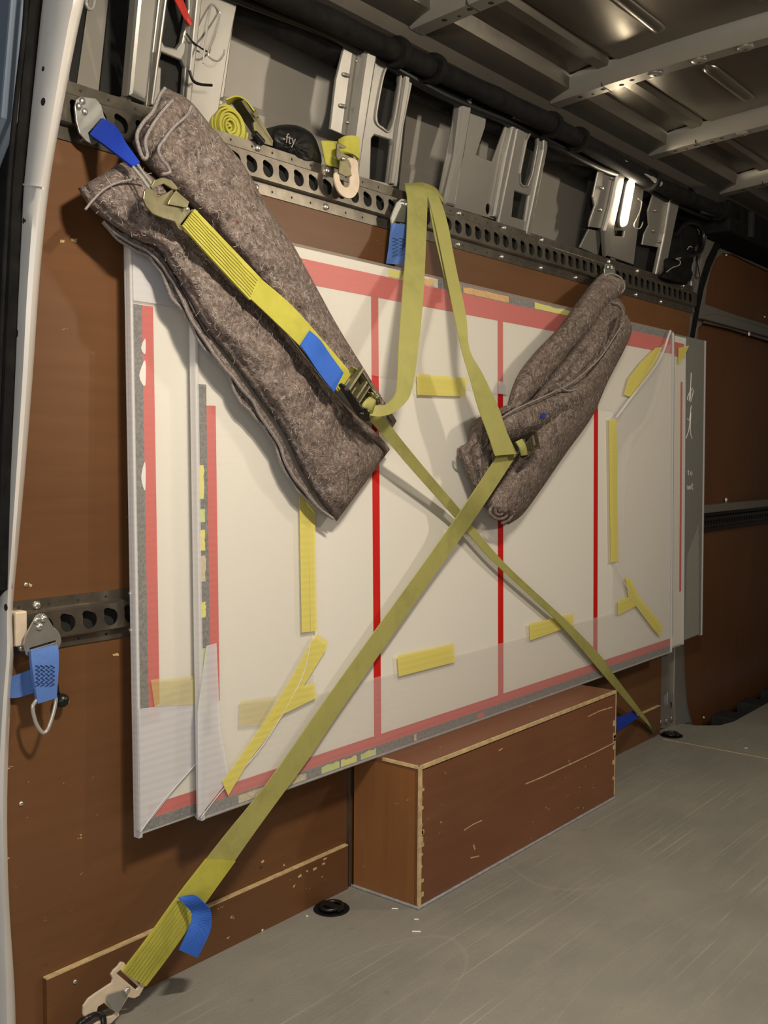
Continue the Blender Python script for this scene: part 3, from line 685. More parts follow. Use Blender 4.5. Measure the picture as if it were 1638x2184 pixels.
box('sealant_bead', M_FOAM_EDGE, wb, X0-.006, X1, Y0-.006, Y0+.001, .0003, .006, .002); box('sealant_bead', M_FOAM_EDGE, wb, X0-.006, X0+.001, Y0+.0015, 1.587, .0003, .006, .002)
yb = Y0-.0005
scratch([(1121,1672),(1160,1656),(1220,1628),(1265,1607),(1311,1584)], .0035, yb)
scratch([(1255,1528),(1280,1516),(1306,1508)], .003, yb); scratch([(990,1771),(1010,1758),(1028,1750)], .002, yb)
scratch([(1064,1601),(1072,1596)], .003, yb); scratch([(1004,1830),(1022,1826)], .003, yb); scratch([(1010,1802),(1013,1812)], .004, yb); scratch([(1260,1493),(1265,1497)], .006, yb)

# --- the wrapped boards -------------------------------------------------------
TILT = V((0, .020, 1.15))
PA = Pl((0,1.508,.338),(1,0,0),TILT); PB = Pl((0,1.536,.338),(1,0,0),TILT); PC = Pl((0,1.5625,.338),(1,0,0),V((0,.014,1.15)))
def rect(x0, x1, z0, z1): return [(x0,z0),(x1,z0),(x1,z1),(x0,z1)]
def pbox(name, mt, parent, pl, x0, x1, z0, z1, h0, h1, bevel=0):
    bm = bmesh.new(); lbox(bm, pl, x0, x1, z0, z1, h0, h1)
    if bevel: bev(bm, bevel)
    return obj(name, bm, mt, parent)
BH = 1.145
# front board
b1 = thing('wrapped_board', (2.44,1.52,.338), 'front white board with red lines, foam wrapped and taped, standing on the plywood box', 'board', 'foam wrapped boards leaning on the wall')
xl, xr = 1.334, 3.560
pbox('board_core', M_BOARD, b1, PA, xl, xr, 0, BH, -.022, -.006, .002)
def stripe(parent, pl, x0, x1, z0, z1, mt=None, h=-.0055, name='red_line'): return pbox(name, mt or M_RED, parent, pl, x0, x1, z0, z1, h-.0004, h)
stripe(b1, PA, 1.866, 1.892, .025, BH-.03); stripe(b1, PA, 2.406, 2.433, .025, BH-.03); stripe(b1, PA, 2.966, 2.994, .025, BH-.03)
stripe(b1, PA, xl+.02, xr, .022, .047, h=-.0050, name='red_border'); stripe(b1, PA, xl+.02, xr, 1.070, 1.122, h=-.0050, name='red_border')
stripe(b1, PA, xl+.026, xl+.050, .22, .80, h=-.0050, name='red_border')
stripe(b1, PA, xl+.001, xr, .0, .0215, M_BORDER, name='grey_border'); stripe(b1, PA, xl+.004, xl+.026, .16, .84, M_BORDER, h=-.0045, name='grey_border'); stripe(b1, PA, 2.13, xr, 1.1225, BH-.001, M_BORDER, name='grey_border')
def blob(parent, pl, px, mt=M_BLOTCH, h=-.0038, name='yellow_print'):
    o = pxpl(name, mt, parent, pl.up(h), px, (), .0004, 0, 3); return o
def patch(parent, pl, x0, x1, z0, z1, mt, h=-.0040, name='printed_patch', jag=.25):
    n = 6; o = []
    if x1-x0 > z1-z0:
        for k in range(n+1): o.append((x0+(x1-x0)*k/n, z0))
        for k in range(n+1): o.append((x1-(x1-x0)*k/n, z1-(z1-z0)*jag*random.random()))
    else:
        for k in range(n+1): o.append((x0, z0+(z1-z0)*k/n))
        for k in range(n+1): o.append((x1-(x1-x0)*jag*random.random(), z1-(z1-z0)*k/n))
        o = o[:]
    return plate(name, mt, parent, pl.up(h), o, (), .0004)
M_LIME = simple('lime_print', S((196,210,110)), .6, 0, .1); M_TAN = simple('tan_print', S((196,180,140)), .6, 0, .3, 120); M_ORANGE = simple('orange_print', S((214,160,70)), .6, 0, .2, 40)
for x0, x1, mt in [(1.43,1.63,M_TAN),(1.68,1.74,M_LIME),(1.745,1.80,M_BLOTCH),(1.815,1.87,M_LIME),(2.02,2.03,M_TAN),(2.30,2.33,M_RED)]: patch(b1, PA, x0, x1, .002, .019, mt)
for z0, z1, mt in [(.62,.685,M_BLOTCH),(.575,.60,M_LIME),(.52,.56,M_BLOTCH),(.46,.51,M_TAN),(.39,.42,M_BLOTCH),(.20,.33,M_LIME)]: patch(b1, PA, xl+.003, xl+.018, z0, z1, mt, h=-.0036)
for x0, x1, mt in [(1.93,1.99,M_BLOTCH),(2.06,2.11,M_ORANGE),(2.24,2.46,M_ORANGE),(2.60,2.84,M_BLOTCH)]: patch(b1, PA, x0, x1, 1.124, 1.142, mt)
# foam flaps
corner = lambda p, pl: pl.uv(*p)
HO = [PA.uv(668,792), PA.uv(1312,885), PA.uv(1312,1300), PA.uv(668,1482)]
HO = [(1.655,.895),(3.095,.850),(3.095,.195),(1.655,.185)]
OUT = [(xl-.004,BH+.004),(xr+.004,BH+.004),(xr+.004,-.004),(xl-.004,-.004)]
def flap(name, pts, h, parent=b1, pl=PA, mt=M_FOAM): return plate(name, mt, parent, pl.up(h), pts, (), .0008)
flap('foam_flap', [OUT[0],OUT[1],HO[1],HO[0]], .0)
flap('foam_flap', [OUT[1],OUT[2],HO[2],HO[1]], .0, mt=M_FOAMR)
flap('foam_flap', [OUT[2],OUT[3],(1.652,.32),HO[3],HO[2]], .0, mt=M_FOAMR)
flap('foam_flap', [OUT[3],OUT[0],HO[0],(1.652,.60),(1.652,.32)], .0)
# foam folded round the outer edges
plate('foam_edge', M_FOAM2, b1, PA.up(.001), [(xl-.004,-.006),(xl+.004,-.006),(xl+.004,BH),(xl-.004,BH)], (), .020, .003)
plate('foam_edge', M_FOAM2, b1, PA.up(.001), [(xr,-.004),(xr+.009,-.004),(xr+.009,BH),(xr,BH)], (), .026, .004)
plate('foam_edge', M_FOAM_EDGE, b1, PA.up(-.006), [(xl,-.005),(xr,-.005),(xr,-.0005),(xl,-.0005)], (), .02)
# doubled pulled corner lower left, and doubled overlaps
pxpl('doubled_corner', M_FOAM2, b1, PA.up(.003), [(423,1745),(422,1520),(440,1378),(462,1372),(470,1550),(490,1660)], (), .001)
plate('doubled_corner', M_FOAM2, b1, PA.up(.0012), [(2.400,.873),(2.440,.872),(2.440,.905),(2.400,.906)], (), .0006)
def fold(pxs, y, r, mt=M_FOAM2, parent=None, name='foam_fold'): return tube(name, mt, parent, spl([PY(*p, y) for p in pxs], 5), r, 6)
fold([(428,1745),(475,1685),(560,1590),(640,1455),(662,1375)], 1.506, .0012, parent=b1)
fold([(1430,705),(1405,770),(1345,850),(1315,890)], 1.512, .004, parent=b1); fold([(1314,1200),(1330,1240),(1375,1310),(1412,1350)], 1.507, .002, parent=b1)
# the bulged right hand fold
bm = bmesh.new(); strap_bm(bm, [PY(1412,735,1.510),PY(1350,850,1.506),PY(1318,920,1.503),PY(1318,1190,1.500)], [PY(1432,735,1.514),PY(1395,880,1.500),PY(1345,960,1.490),PY(1325,1190,1.499)], .0008, 40, 6); obj('foam_fold', bm, M_FOAM, b1, smooth=True)
# yellow tape
def tape(px, h=.0045, mt=M_TAPE, parent=b1, pl=PA): return pxpl('tape_strip', mt, parent, pl.up(h), px, (), .0006)
tape([(638,1030),(655,1035),(662,1347),(644,1349)]); tape([(655,1035),(672,1080),(676,1345),(663,1347)], .0050)
tape([(663,1370),(677,1352),(700,1370),(696,1385),(640,1475),(575,1565),(530,1625),(487,1697),(474,1668),(560,1545),(625,1440)], .0048)
tape([(592,1505),(640,1465),(670,1455),(676,1488),(600,1525),(575,1540)], .0056); tape([(512,1495),(590,1485),(560,1545),(510,1550)], .0030, M_TAPEF)
tape([(890,797),(996,806),(992,846),(891,842)]); tape([(848,1398),(968,1372),(971,1412),(851,1443)], .0046); tape([(1129,1330),(1222,1309),(1225,1333),(1131,1366)], .0046)
tape([(1331,842),(1340,808),(1365,775),(1398,742),(1413,740),(1398,775),(1370,815),(1349,848)], .0046); tape([(1299,893),(1315,896),(1319,1196),(1303,1201)], .0046); tape([(1333,1228),(1348,1238),(1362,1270),(1414,1335),(1408,1358),(1392,1340),(1340,1270)], .0050)
tape([(1318,1283),(1350,1268),(1362,1290),(1318,1312)], .0044)
# middle board
b2 = thing('wrapped_board', (2.5,1.55,.338), 'middle foam wrapped board showing at the far left edge behind the front board', 'board', 'foam wrapped boards leaning on the wall')
xl2, xr2 = 1.207, 3.735
pbox('board_core', M_BOARD, b2, PB, xl2, xr2, 0, BH, -.018, -.005, .002)
stripe(b2, PB, xl2+.024, xl2+.050, .20, .98, h=-.0045, name='red_border'); stripe(b2, PB, xl2+.003, xl2+.024, .20, .98, M_BORDER, h=-.0045, name='grey_border')
stripe(b2, PB, xl2+.02, 1.5, .020, .045, h=-.0045, name='red_border'); stripe(b2, PB, xl2, 1.5, .0, .0195, M_BORDER, h=-.0045, name='grey_border')
stripe(b2, PB, 3.58, xr2, 1.070, 1.122, h=-.0045, name='red_border'); stripe(b2, PB, 3.585, 3.645, .04, BH, M_BORDER, h=-.0038, name='grey_border')  # grey band here is the foam's shadow painted as a strip
stripe(b2, PB, 3.705, 3.722, .2, .98, h=-.0040, name='red_border')
for px in [[(310,722),(301,742),(310,755)],[(310,768),(298,795),(300,812),(310,822)],[(310,985),(302,1010),(303,1030),(310,1045)]]: blob(b2, PB, px, M_WHITEP, -.0036, 'white_print')
plate('foam_flap', M_FOAM, b2, PB.up(.0), rect(xl2-.003, xl2+.20, -.003, BH), (), .0008)
plate('foam_flap', M_FOAM, b2, PB.up(.0), rect(3.575, xr2+.003, -.003, BH), (), .0008)
plate('foam_edge', M_FOAM2, b2, PB.up(.001), [(xl2-.006,-.010),(xl2+.002,-.010),(xl2+.002,BH+.003),(xl2-.005,BH+.003)], (), .020, .003)
plate('foam_edge', M_FOAM_EDGE, b2, PB.up(-.006), [(xl2,-.005),(xr2,-.005),(xr2,-.0005),(xl2,-.0005)], (), .017)
plate('foam_edge', M_FOAM2, b2, PB.up(.001), [(xr2-.002,-.004),(xr2+.008,-.004),(xr2+.008,BH),(xr2-.002,BH)], (), .026, .004)
pxpl('doubled_corner', M_FOAM2, b2, PB.up(.0025), [(300,1775),(296,1512),(330,1508),(424,1440),(424,1620)], (), .001)
fold([(300,1774),(345,1712),(424,1622)], 1.532, .0015, parent=b2)
tape([(322,1450),(424,1440),(424,1502),(330,1507)], .0036, M_TAPEF, b2, PB)
tape([(1447,742),(1470,737),(1455,770),(1447,778)], .0036, M_TAPE, b2, PB)
plate('foam_flap', M_FOAM2, b2, PB.up(.0025), rect(xl2, xl2+.2, .985, BH), (), .0008)
# back board
b3 = thing('wrapped_board', (2.9,1.575,.338), 'rear grey board with white handwriting sticking out furthest right behind the others', 'board', 'foam wrapped boards leaning on the wall')
M_GREYB = simple('grey_green_print', S((124,124,116)), .6, 0, .06, 60)
pbox('board_core', M_GREYB, b3, PC, 1.6, 3.985, 0, BH+.012, -.014, -.002, .002)
plate('foam_edge', M_FOAM2, b3, PC.up(.001), [(3.978,-.004),(3.990,-.004),(3.990,BH+.012),(3.978,BH+.012)], (), .016, .003)
pxpl('foam_flap', M_FOAM, b3, PC.up(.0005), [(1490,1120),(1466,1185),(1460,1366),(1490,1352)], (), .0008)
def pen(pxs, r=.0016): return tube('white_writing', M_WHITEP, b3, spl([V(PC.pt(*PC.uv(*p), -.0015)) for p in pxs], 6), r, 5)
pen([(1478,828),(1470,840),(1467,852),(1473,850),(1474,820),(1475,795)]); pen([(1474,820),(1471,848),(1474,856),(1480,832)])
pen([(1466,893),(1471,895),(1474,872),(1475,865)]); pen([(1464,935),(1470,915),(1474,880),(1473,920),(1477,936)])
pen([(1469,1003),(1469,1012),(1471,1013)], .001); pen([(1467,1006),(1471,1006)], .001)
for c in [(1475,1010)]: pen([(c[0]-2,c[1]),(c[0],c[1]-4),(c[0]+2,c[1]),(c[0],c[1]+4),(c[0]-2,c[1])], .001)
pen([(1466,1040),(1468,1036),(1470,1040),(1468,1044),(1466,1040)], .001); pen([(1471,1036),(1471,1043),(1474,1042),(1474,1036)], .001); pen([(1477,1031),(1477,1043),(1479,1043)], .001); pen([(1475,1035),(1479,1035)], .001)

# ------------------------------------------------------------- moving blankets
def lobe(bm, Lp, Rp, base, H, nu=130, nv=36, pw=2.6, seed=0, folds=(), wob=.006, endtaper=.06):
    """a padded cloth fold between two outline curves; its front stands H proud of the base depth"""
    def cur(P): return resample(spl([V((a,b,0)) for a,b in P], 8), nu)
    A, B = cur(Lp), cur(Rp); F_r = []
    basef = base if callable(base) else (lambda t: base)
    for i in range(nu):
        t = i/(nu-1); row = []
        e = min(1, t/endtaper, (1-t)/endtaper) if endtaper else 1; e = math.sqrt(max(0,1-(1-e)**2))
        for k in range(nv+1):
            s = k/nv; p = A[i].lerp(B[i], s)
            prof = (1-abs(2*s-1)**pw)**.55 if 0 < s < 1 else 0
            hh = H*prof*(.25+.75*e)
            for (fs, fd, fw) in folds:
                hh -= fd*math.exp(-((s-fs)/fw)**2)*prof
            q = V((i*.11, s*3.1, seed)); hh += wob*noise.noise(q)*prof + .0022*noise.noise(q*3.7)*prof + .0012*noise.noise(q*11)*prof
            y = basef(t) - max(hh, 0)
            row.append(PY(p.x, p.y, y))
        F_r.append(row)
    vf = [[bm.verts.new(p) for p in row] for row in F_r]
    for i in range(nu-1):
        for k in range(nv): bm.faces.new((vf[i][k],vf[i][k+1],vf[i+1][k+1],vf[i+1][k]))
    # back sheet
    bk = [[bm.verts.new(PY(*( (lambda q:(q.x,q.y))(A[i].lerp(B[i], s))), basef(i/(nu-1))+.002)) for s in (0,.5,1)] for i in range(nu)]
    for i in range(nu-1):
        for k in range(2): bm.faces.new((bk[i][k],bk[i+1][k],bk[i+1][k+1],bk[i][k+1]))
        bm.faces.new((vf[i][0],vf[i+1][0],bk[i+1][0],bk[i][0])); bm.faces.new((vf[i][nv],bk[i][2],bk[i+1][2],vf[i+1][nv]))
    return F_r
def fibres(parent, grids, n, name='loose_fibres'):
    bm = bmesh.new()
    for _ in range(n):
        g = random.choice(grids); i = random.randrange(4, len(g)-5); k = random.randrange(2, len(g[0])-3)
        p = g[i][k] + V((0,-.0012,0)); L = random.uniform(.006,.018); a = random.uniform(0,6.28); pts = []; q = p.copy(); cv = random.uniform(-2.2,2.2)
        for j in range(5):
            pts.append(q.copy()); q = q + V((math.cos(a), random.uniform(-.15,.1), math.sin(a)))*L/4; a += cv*.35
        tube_bm(bm, pts, .00028, 3, cap=False)
    return tag(obj(name, bm, M_FIB, parent), kind='stuff')
def hemline(name, parent, pts, r=.0022, dash=True):
    P = spl(pts, 6); return tube(name, M_HEM, parent, P, r, 6)
# large blanket
mb = thing('moving_blanket', PY(520,650,1.48), 'large brown grey felt blanket folded under the left strap and buckle', 'blanket', 'felt moving blankets')
bt = lambda t: 1.545-.050*min(1,t*2.2) + .004*0
LL = [(166,402),(190,440),(235,478),(290,512),(335,530),(362,570),(395,625),(440,705),(500,780),(560,862),(605,925),(640,1000),(682,1070),(718,1112)]
LR = [(262,345),(330,378),(400,470),(470,545),(548,622),(640,745),(710,835),(760,885),(800,920),(832,958)]
bm = bmesh.new(); g1 = lobe(bm, LL, LR, bt, .052, 170, 44, 3.2, 1.0, folds=((.12,.006,.05),(.8,.006,.12)), wob=.012)
obj('lower_fold', bm, M_FELT, mb, smooth=True)
UL = [(282,306),(305,345),(345,385),(420,450),(490,530),(560,610),(650,730),(720,815),(760,850),(800,893),(830,924)]
UR = [(352,186),(405,215),(455,275),(520,352),(570,440),(618,510),(668,600),(720,695),(765,768),(805,832),(846,898)]
bm = bmesh.new(); g2 = lobe(bm, UL, UR, bt, .048, 170, 44, 3.0, 5.0, folds=((.9,.006,.1),), wob=.012)
obj('upper_fold', bm, M_FELT, mb, smooth=True)
# end cap under the lower right: visible end face turned to the light
# thin hem layers under the lower edge
def layer(px0, off, y0, seed, wd=18):
    bm = bmesh.new(); A = [V((a,b,0)) for a,b in px0]; A = resample(spl(A,8), 110); B = []
    for i, p in enumerate(A):
        t = i/109; d = (A[min(i+1,109)]-A[max(i-1,0)]).normalized(); nrm = V((-d.y, d.x, 0))
        w_ = off*(.75+.55*noise.noise(V((t*9, seed, 0)))+.25*noise.noise(V((t*23,seed,3))))*min(1,(1-t)*7,t*9+.25)
        B.append(p + nrm*w_)
    yy = lambda t: bt(t)+y0
    strap_bm(bm, [PY(p.x,p.y,yy(i/109)) for i,p in enumerate(A)][::3], [PY(p.x,p.y,yy(i/109)) for i,p in enumerate(B)][::3], .006, 110, 2)
    o = obj('under_layer', bm, M_FELT, mb, smooth=True)
    e = tube('hem', M_HEM, o, [PY(p.x,p.y,yy(i/109)-.003) for i,p in enumerate(B)], .0032, 6)
LAY = [(222,470),(262,500),(320,525),(352,556),(385,615),(430,700),(490,780),(550,862),(596,930),(632,1005),(676,1075),(710,1106)]
layer(LAY, 13, -.014, 2.0); layer(LAY, 26, -.004, 9.0)
hemline('hem', mb, [PY(a,b,1.478) for a,b in [(182,447),(200,425),(225,402),(258,388),(295,382),(318,380)]], .0022)
hemline('hem', mb, [PY(a,b,1.486) for a,b in [(352,188),(340,205),(326,238),(305,262),(292,288),(296,315),(306,338),(314,332),(310,300),(325,268),(345,240),(368,214)]], .0035)
hemline('hem', mb, [PY(a,b,1.478) for a,b in [(408,226),(400,245),(372,270),(350,298),(338,318),(344,338),(358,356),(362,368),(345,372)]], .0032)
fibres(mb, [g1, g2], 900)
# right hand blanket
rb = thing('moving_blanket', PY(1180,850,1.48), 'smaller rolled brown felt blanket hanging from the rail at the right', 'blanket', 'felt moving blankets')
bR = lambda t: 1.575-.070*min(1,t*3)
bm = bmesh.new()
ga = lobe(bm, [(1286,582),(1262,604),(1228,648),(1190,700),(1140,752),(1104,800),(1086,850),(1078,905)], [(1334,598),(1330,622),(1290,660),(1250,715),(1205,770),(1165,820),(1135,850),(1118,885)], bR, .050, 110, 26, 2.4, 3.0)
gb = lobe(bm, [(1300,622),(1268,672),(1222,738),(1180,790),(1140,840),(1100,890),(1072,930)], [(1326,640),(1334,668),(1318,715),(1290,762),(1262,800),(1226,830),(1190,850),(1150,880)], bR, .060, 110, 26, 2.4, 4.0, folds=((.45,.012,.12),))
gc = lobe(bm, [(1316,676),(1284,735),(1236,790),(1176,850),(1110,950),(1068,1010),(1040,1050),(1028,1078)], [(1338,672),(1348,702),(1332,745),(1296,815),(1262,890),(1205,970),(1150,1050),(1114,1098),(1084,1119)], lambda t: 1.505, .075, 140, 30, 2.3, 6.0, folds=((.25,.01,.1),))
gd = lobe(bm, [(1085,862),(1010,898),(1000,940),(978,958),(990,1000),(1012,1052),(1030,1082)], [(1150,860),(1120,880),(1100,920),(1085,955),(1078,990),(1060,1020),(1042,1050)], lambda t: 1.50, .050, 80, 26, 2.2, 8.0, folds=((.3,.012,.06),(.5,.014,.05),(.7,.012,.05)))
ge = lobe(bm, [(1062,905),(1075,880),(1110,862),(1160,842),(1205,822),(1250,800)], [(1070,950),(1110,935),(1150,920),(1190,900),(1225,880),(1270,850)], lambda t: 1.49, .070, 70, 22, 2.2, 12.0)
obj('felt_fabric', bm, M_FELT, rb, smooth=True)
# roll end with spiral
bm = bmesh.new(); cen = V((1066,1092,0)); sp = []
for i in range(60):
    t = i/59; a = t*14; r = 4+24*t; sp.append(PY(cen.x+r*math.cos(a)*1.05, cen.y+r*math.sin(a)*.85, 1.455-.012*(1-t)))
tube_bm(bm, sp, .0045, 6); obj('rolled_end', bm, M_FELT, rb, smooth=True)
bm = bmesh.new(); cen = V((990,965,0)); sp = []
for i in range(40):
    t = i/39; a = t*10; r = 2+13*t; sp.append(PY(cen.x+r*math.cos(a), cen.y+r*math.sin(a)*1.1, 1.484))
tube_bm(bm, sp, .003, 6); obj('rolled_end', bm, M_FELT, rb, smooth=True)
for P, y, r in [([(1330,688),(1306,725),(1278,765),(1240,800),(1210,822),(1188,832),(1160,846),(1110,868),(1062,895)],1.425,.0022),([(1188,818),(1200,830),(1215,834),(1228,830)],1.424,.003),([(1288,588),(1305,584),(1325,594),(1332,612),(1326,625)],1.508,.003),([(1295,595),(1310,596),(1320,608),(1318,622)],1.506,.0025),([(1306,645),(1322,652),(1330,668),(1327,686)],1.500,.0025)]:
    hemline('hem', rb, [PY(a,b,y) for a,b in P], r)
fibres(rb, [ga, gb, gc, gd, ge], 700)

# ------------------------------------------------------------- fittings and straps
def fitting_plate(root, mt, pl, px, holes=(), th=.003, rivets=()):
    f = pxpl('anchor_plate', mt, root, pl, px, holes, th, .0006)
    for (a,b) in rivets: dome('rivet', M_BOLT, f, pl.pt(*pl.uv(a,b)), pl.n, .0065, .005)
    return f
# upper left anchor: plate + blue loop + ring
a1 = thing('rail_anchor', PY(190,240,1.58), 'grey anchor plate with royal blue strap loop on the rail at upper left', 'strap anchor', 'rail anchors with blue loops')
fitting_plate(a1, M_PLATE, wallp(1.568), [(164,212),(172,206),(204,210),(216,224),(222,246),(228,258),(196,296),(206,300),(208,305),(198,309),(184,300),(170,284),(164,262),(160,228)], [[(188,284),(216,252),(219,256),(192,290)]], .004, [(175,216),(168,227),(180,238)])
strap('blue_loop', M_BLUED, a1, [(220,254,1.566),(250,275,1.535),(272,310,1.500),(298,348,1.470)], [(192,288,1.566),(222,310,1.535),(255,335,1.500),(284,358,1.470)], .006, 30)
tube('wire_link', M_WIRE, a1, spl([PY(*p) for p in [(284,356,1.468),(300,376,1.455),(318,400,1.440),(326,402,1.437),(322,390,1.440),(308,372,1.455),(294,352,1.470)]],6), .0028, 8)
# strap assembly A (left, through the ratchet to the front floor ring)
sA = thing('ratchet_strap', PY(765,845,1.42), 'ratchet strap from the large blanket crossing down right to the far floor ring', 'strap', 'ratchet straps crossed over the boards')
HK = wallp(1.432)
hk = pxpl('snap_hook', M_GOLD, sA, HK, [(308,408),(314,402),(320,402),(332,406),(338,412),(352,414),(368,404),(374,418),(380,432),(412,452),(424,448),(414,466),(388,492),(380,486),(372,472),(350,466),(326,456),(312,440),(306,424)], [[(346,416),(336,420),(336,414)],[(418,446),(388,484),(384,478),(410,446)]], .004, .0008)
pxpl('hook_nose', M_GOLD, hk, wallp(1.430), smooth2([(322,398),(330,384),(348,378),(366,384),(380,400),(378,406),(366,402),(350,392),(334,398),(326,404)],1), (), .004, .0008)
pxpl('hook_latch', M_GOLD, hk, wallp(1.427), [(376,406),(404,430),(400,444),(358,436),(362,426)], (), .003, .0008)
dome('rivet', M_BOLT, hk, PY(400,446,1.426), (0,-1,0), .004, .003)
strap('sewn_webbing', M_WEBY, sA, [(388,482,1.430),(440,541,1.426),(532,640,1.420)], [(414,446,1.430),(470,505,1.426),(556,595,1.420)], .005, 50)
bm = bmesh.new()
for k in range(7):
    s = .14+.12*k; P = []
    for j in range(12):
        t = j/11; a = V((388,482)).lerp(V((532,640)), t); b = V((414,446)).lerp(V((552,592)), t); q = a.lerp(b, s+.012*math.sin(j*2+k)); P.append(PY(q.x, q.y, 1.4265-.01*t))
    tube_bm(bm, P, .00045, 4)
obj('stitching', bm, simple('olive_thread', S((120,112,40)), .8), sA)
strap('webbing', M_WEBY, sA, [(522,626,1.421),(590,690,1.420),(650,750,1.418),(720,835,1.416)], [(548,588,1.421),(620,650,1.420),(678,714,1.418),(752,800,1.416)], .0025, 40)
strap('blue_tag', M_BLUE, sA, [(640,736,1.413),(655,757,1.410),(680,795,1.412),(712,836,1.411)], [(660,705,1.413),(682,725,1.409),(705,758,1.412),(732,795,1.411)], .002, 30)
# ratchet
rp = Pl(PY(762,842,1.405), PY(790,888,1.405)-PY(735,800,1.405), (0,0,1))
du = 1.0
def ratchet(parent, o, a, b, scale=1.0, tilt=None):
    """o origin; a: unit along strap; b: unit across; n toward aisle"""
    a = a.normalized(); n = V((0,-1,0)); n = (n-a*n.dot(a)).normalized(); b = n.cross(a).normalized()
    M = Matrix((a,b,n)).transposed().to_4x4(); M.translation = o; M = M @ Matrix.Scale(scale, 4)
    M3 = Pl(o, a, n)  # unused frame kept for side plates
    root = box('ratchet_base', M_GOLD, parent, -.045, .045, -.024, .024, -.004, -.001, .001, M)
    for s in (1,-1):
        pl = Pl(M @ V((0, s*.028, 0)), a, n)
        plate('side_plate', M_GOLD if s > 0 else M_BLKPL, root, pl, [(x*scale,y*scale) for x,y in [(-.055,-.006),(.045,-.006),(.058,.006),(.056,.020),(.035,.026),(.0,.018),(-.05,.014),(-.06,.004)]], (), .003*scale, .0005)
    bm = bmesh.new(); tube_bm(bm, [M@V((.030,-.034,.012)), M@V((.030,.034,.012))], .007*scale, 10); obj('spool', bm, M_GOLD, root, smooth=True, angle=50)
    for s in (1,-1):
        bm = bmesh.new(); P = [(M@V((.030+.016*math.cos(t*6.2832/40)*(1+.12*(t%4<2)), s*.022, .012+.016*math.sin(t*6.2832/40)*(1+.12*(t%4<2))))) for t in range(40)]
        f1 = [bm.verts.new(p-b*.0015) for p in P]; f2 = [bm.verts.new(p+b*.0015) for p in P]; bm.faces.new(f1[::-1]); bm.faces.new(f2)
        for i in range(40): bm.faces.new((f1[i],f1[(i+1)%40],f2[(i+1)%40],f2[i]))
        obj('ratchet_wheel', bm, M_GOLD, root)
    bm = bmesh.new()
    bx(bm, -.050,-.044, -.034,.036, .012,.026, M); obj('handle_bar', bm, M_GOLD, root)
    bm = bmesh.new(); bx(bm, -.016,-.011, -.027,.027, .010,.022, M); bx(bm, -.002,.002, -.027,.027, .010,.022, M); obj('pawl', bm, M_GOLD, root)
    for s in (1,-1):
        bm = bmesh.new(); bx(bm, -.05,.025, s*.031-.0012, s*.031+.0012, .008, .022, M); bev(bm, .0008*scale, 1); obj('handle_arm', bm, M_GOLD if s > 0 else M_BLKPL, root)
    for s in (1,-1): dome('axle_nut', M_BLKPL, root, M@V((.030,s*.034,.012)), b*s, .008*scale, .004*scale)
    return root
ratchet(sA, PY(762,842,1.403), PY(790,888,1.403)-PY(735,800,1.403), (0,0,1), .92)
bm = bmesh.new(); strap_bm(bm, [PY(776,880,1.394),PY(772,868,1.386),PY(778,855,1.384),PY(786,848,1.392)], [PY(792,884,1.394),PY(796,872,1.384),PY(800,858,1.382),PY(802,850,1.390)], .005, 20); obj('wound_webbing', bm, M_WEB, sA, smooth=True)
strap('webbing', M_WEB, sA, [(772,892,1.418),(792,901,1.428),(871,993,1.458),(969,1103,1.489),(1054,1200,1.494),(1180,1317,1.496),(1250,1396,1.497),(1292,1446,1.503),(1348,1510,1.540),(1390,1555,1.570)],
    [(815,880,1.418),(840,917,1.428),(901,993,1.458),(984,1091,1.489),(1075,1200,1.494),(1206,1322,1.496),(1278,1396,1.497),(1306,1435,1.503),(1348,1491,1.540),(1381,1536,1.570)], .0025, 120)
# slack tail of A up over the rail fitting
bm = bmesh.new(); strap_bm(bm, [PY(788,886,1.392),PY(812,888,1.385),PY(842,878,1.385),PY(872,848,1.39),PY(884,800,1.40),PY(892,740,1.42),PY(902,640,1.46),PY(908,520,1.52),PY(911,430,1.56),PY(908,402,1.575),PY(900,392,1.60)],
    [PY(796,866,1.392),PY(806,864,1.385),PY(824,862,1.385),PY(843,840,1.39),PY(848,800,1.40),PY(850,740,1.42),PY(857,640,1.46),PY(866,520,1.52),PY(869,430,1.56),PY(864,400,1.575),PY(862,391,1.60)], .0022, 110, 4)
obj('slack_tail', bm, M_WEB, sA, smooth=True, angle=50)
strap('blue_tag', M_BLUED, sA, [(1315,1530,1.50),(1330,1525,1.52),(1350,1516,1.56)], [(1316,1562,1.50),(1340,1545,1.52),(1362,1530,1.56)], .002, 16)
pxpl('floor_hook', M_GOLD, sA, wallp(1.57), [(1374,1545),(1386,1538),(1400,1556),(1396,1566),(1388,1556)], (), .004, .001)
# strap assembly B
sB = thing('ratchet_strap', PY(1100,960,1.42), 'ratchet strap from the rolled blanket crossing down left to the near floor ring', 'strap', 'ratchet straps crossed over the boards')
strap('webbing', M_WEB, sB, [(1062,970,1.419),(1054,982,1.421),(1008,1052,1.432),(965,1115,1.474),(905,1200,1.488),(800,1345,1.493),(689,1500,1.496),(589,1644,1.498),(540,1708,1.501),(472,1791,1.503),(388,1900,1.504)],
    [(1100,966,1.417),(1094,981,1.419),(1040,1064,1.430),(994,1131,1.474),(928,1223,1.488),(826,1370,1.493),(722,1521,1.496),(655,1622,1.498),(601,1695,1.501),(532,1790,1.503),(440,1922,1.504)], .0025, 120)
strap('sewn_webbing', M_WEBY, sB, [(440,1832,1.4995),(381,1908,1.500),(315,2000,1.51),(260,2072,1.52)], [(501,1836,1.4995),(437,1925,1.500),(365,2030,1.51),(310,2103,1.52)], .005, 40)
bm = bmesh.new()
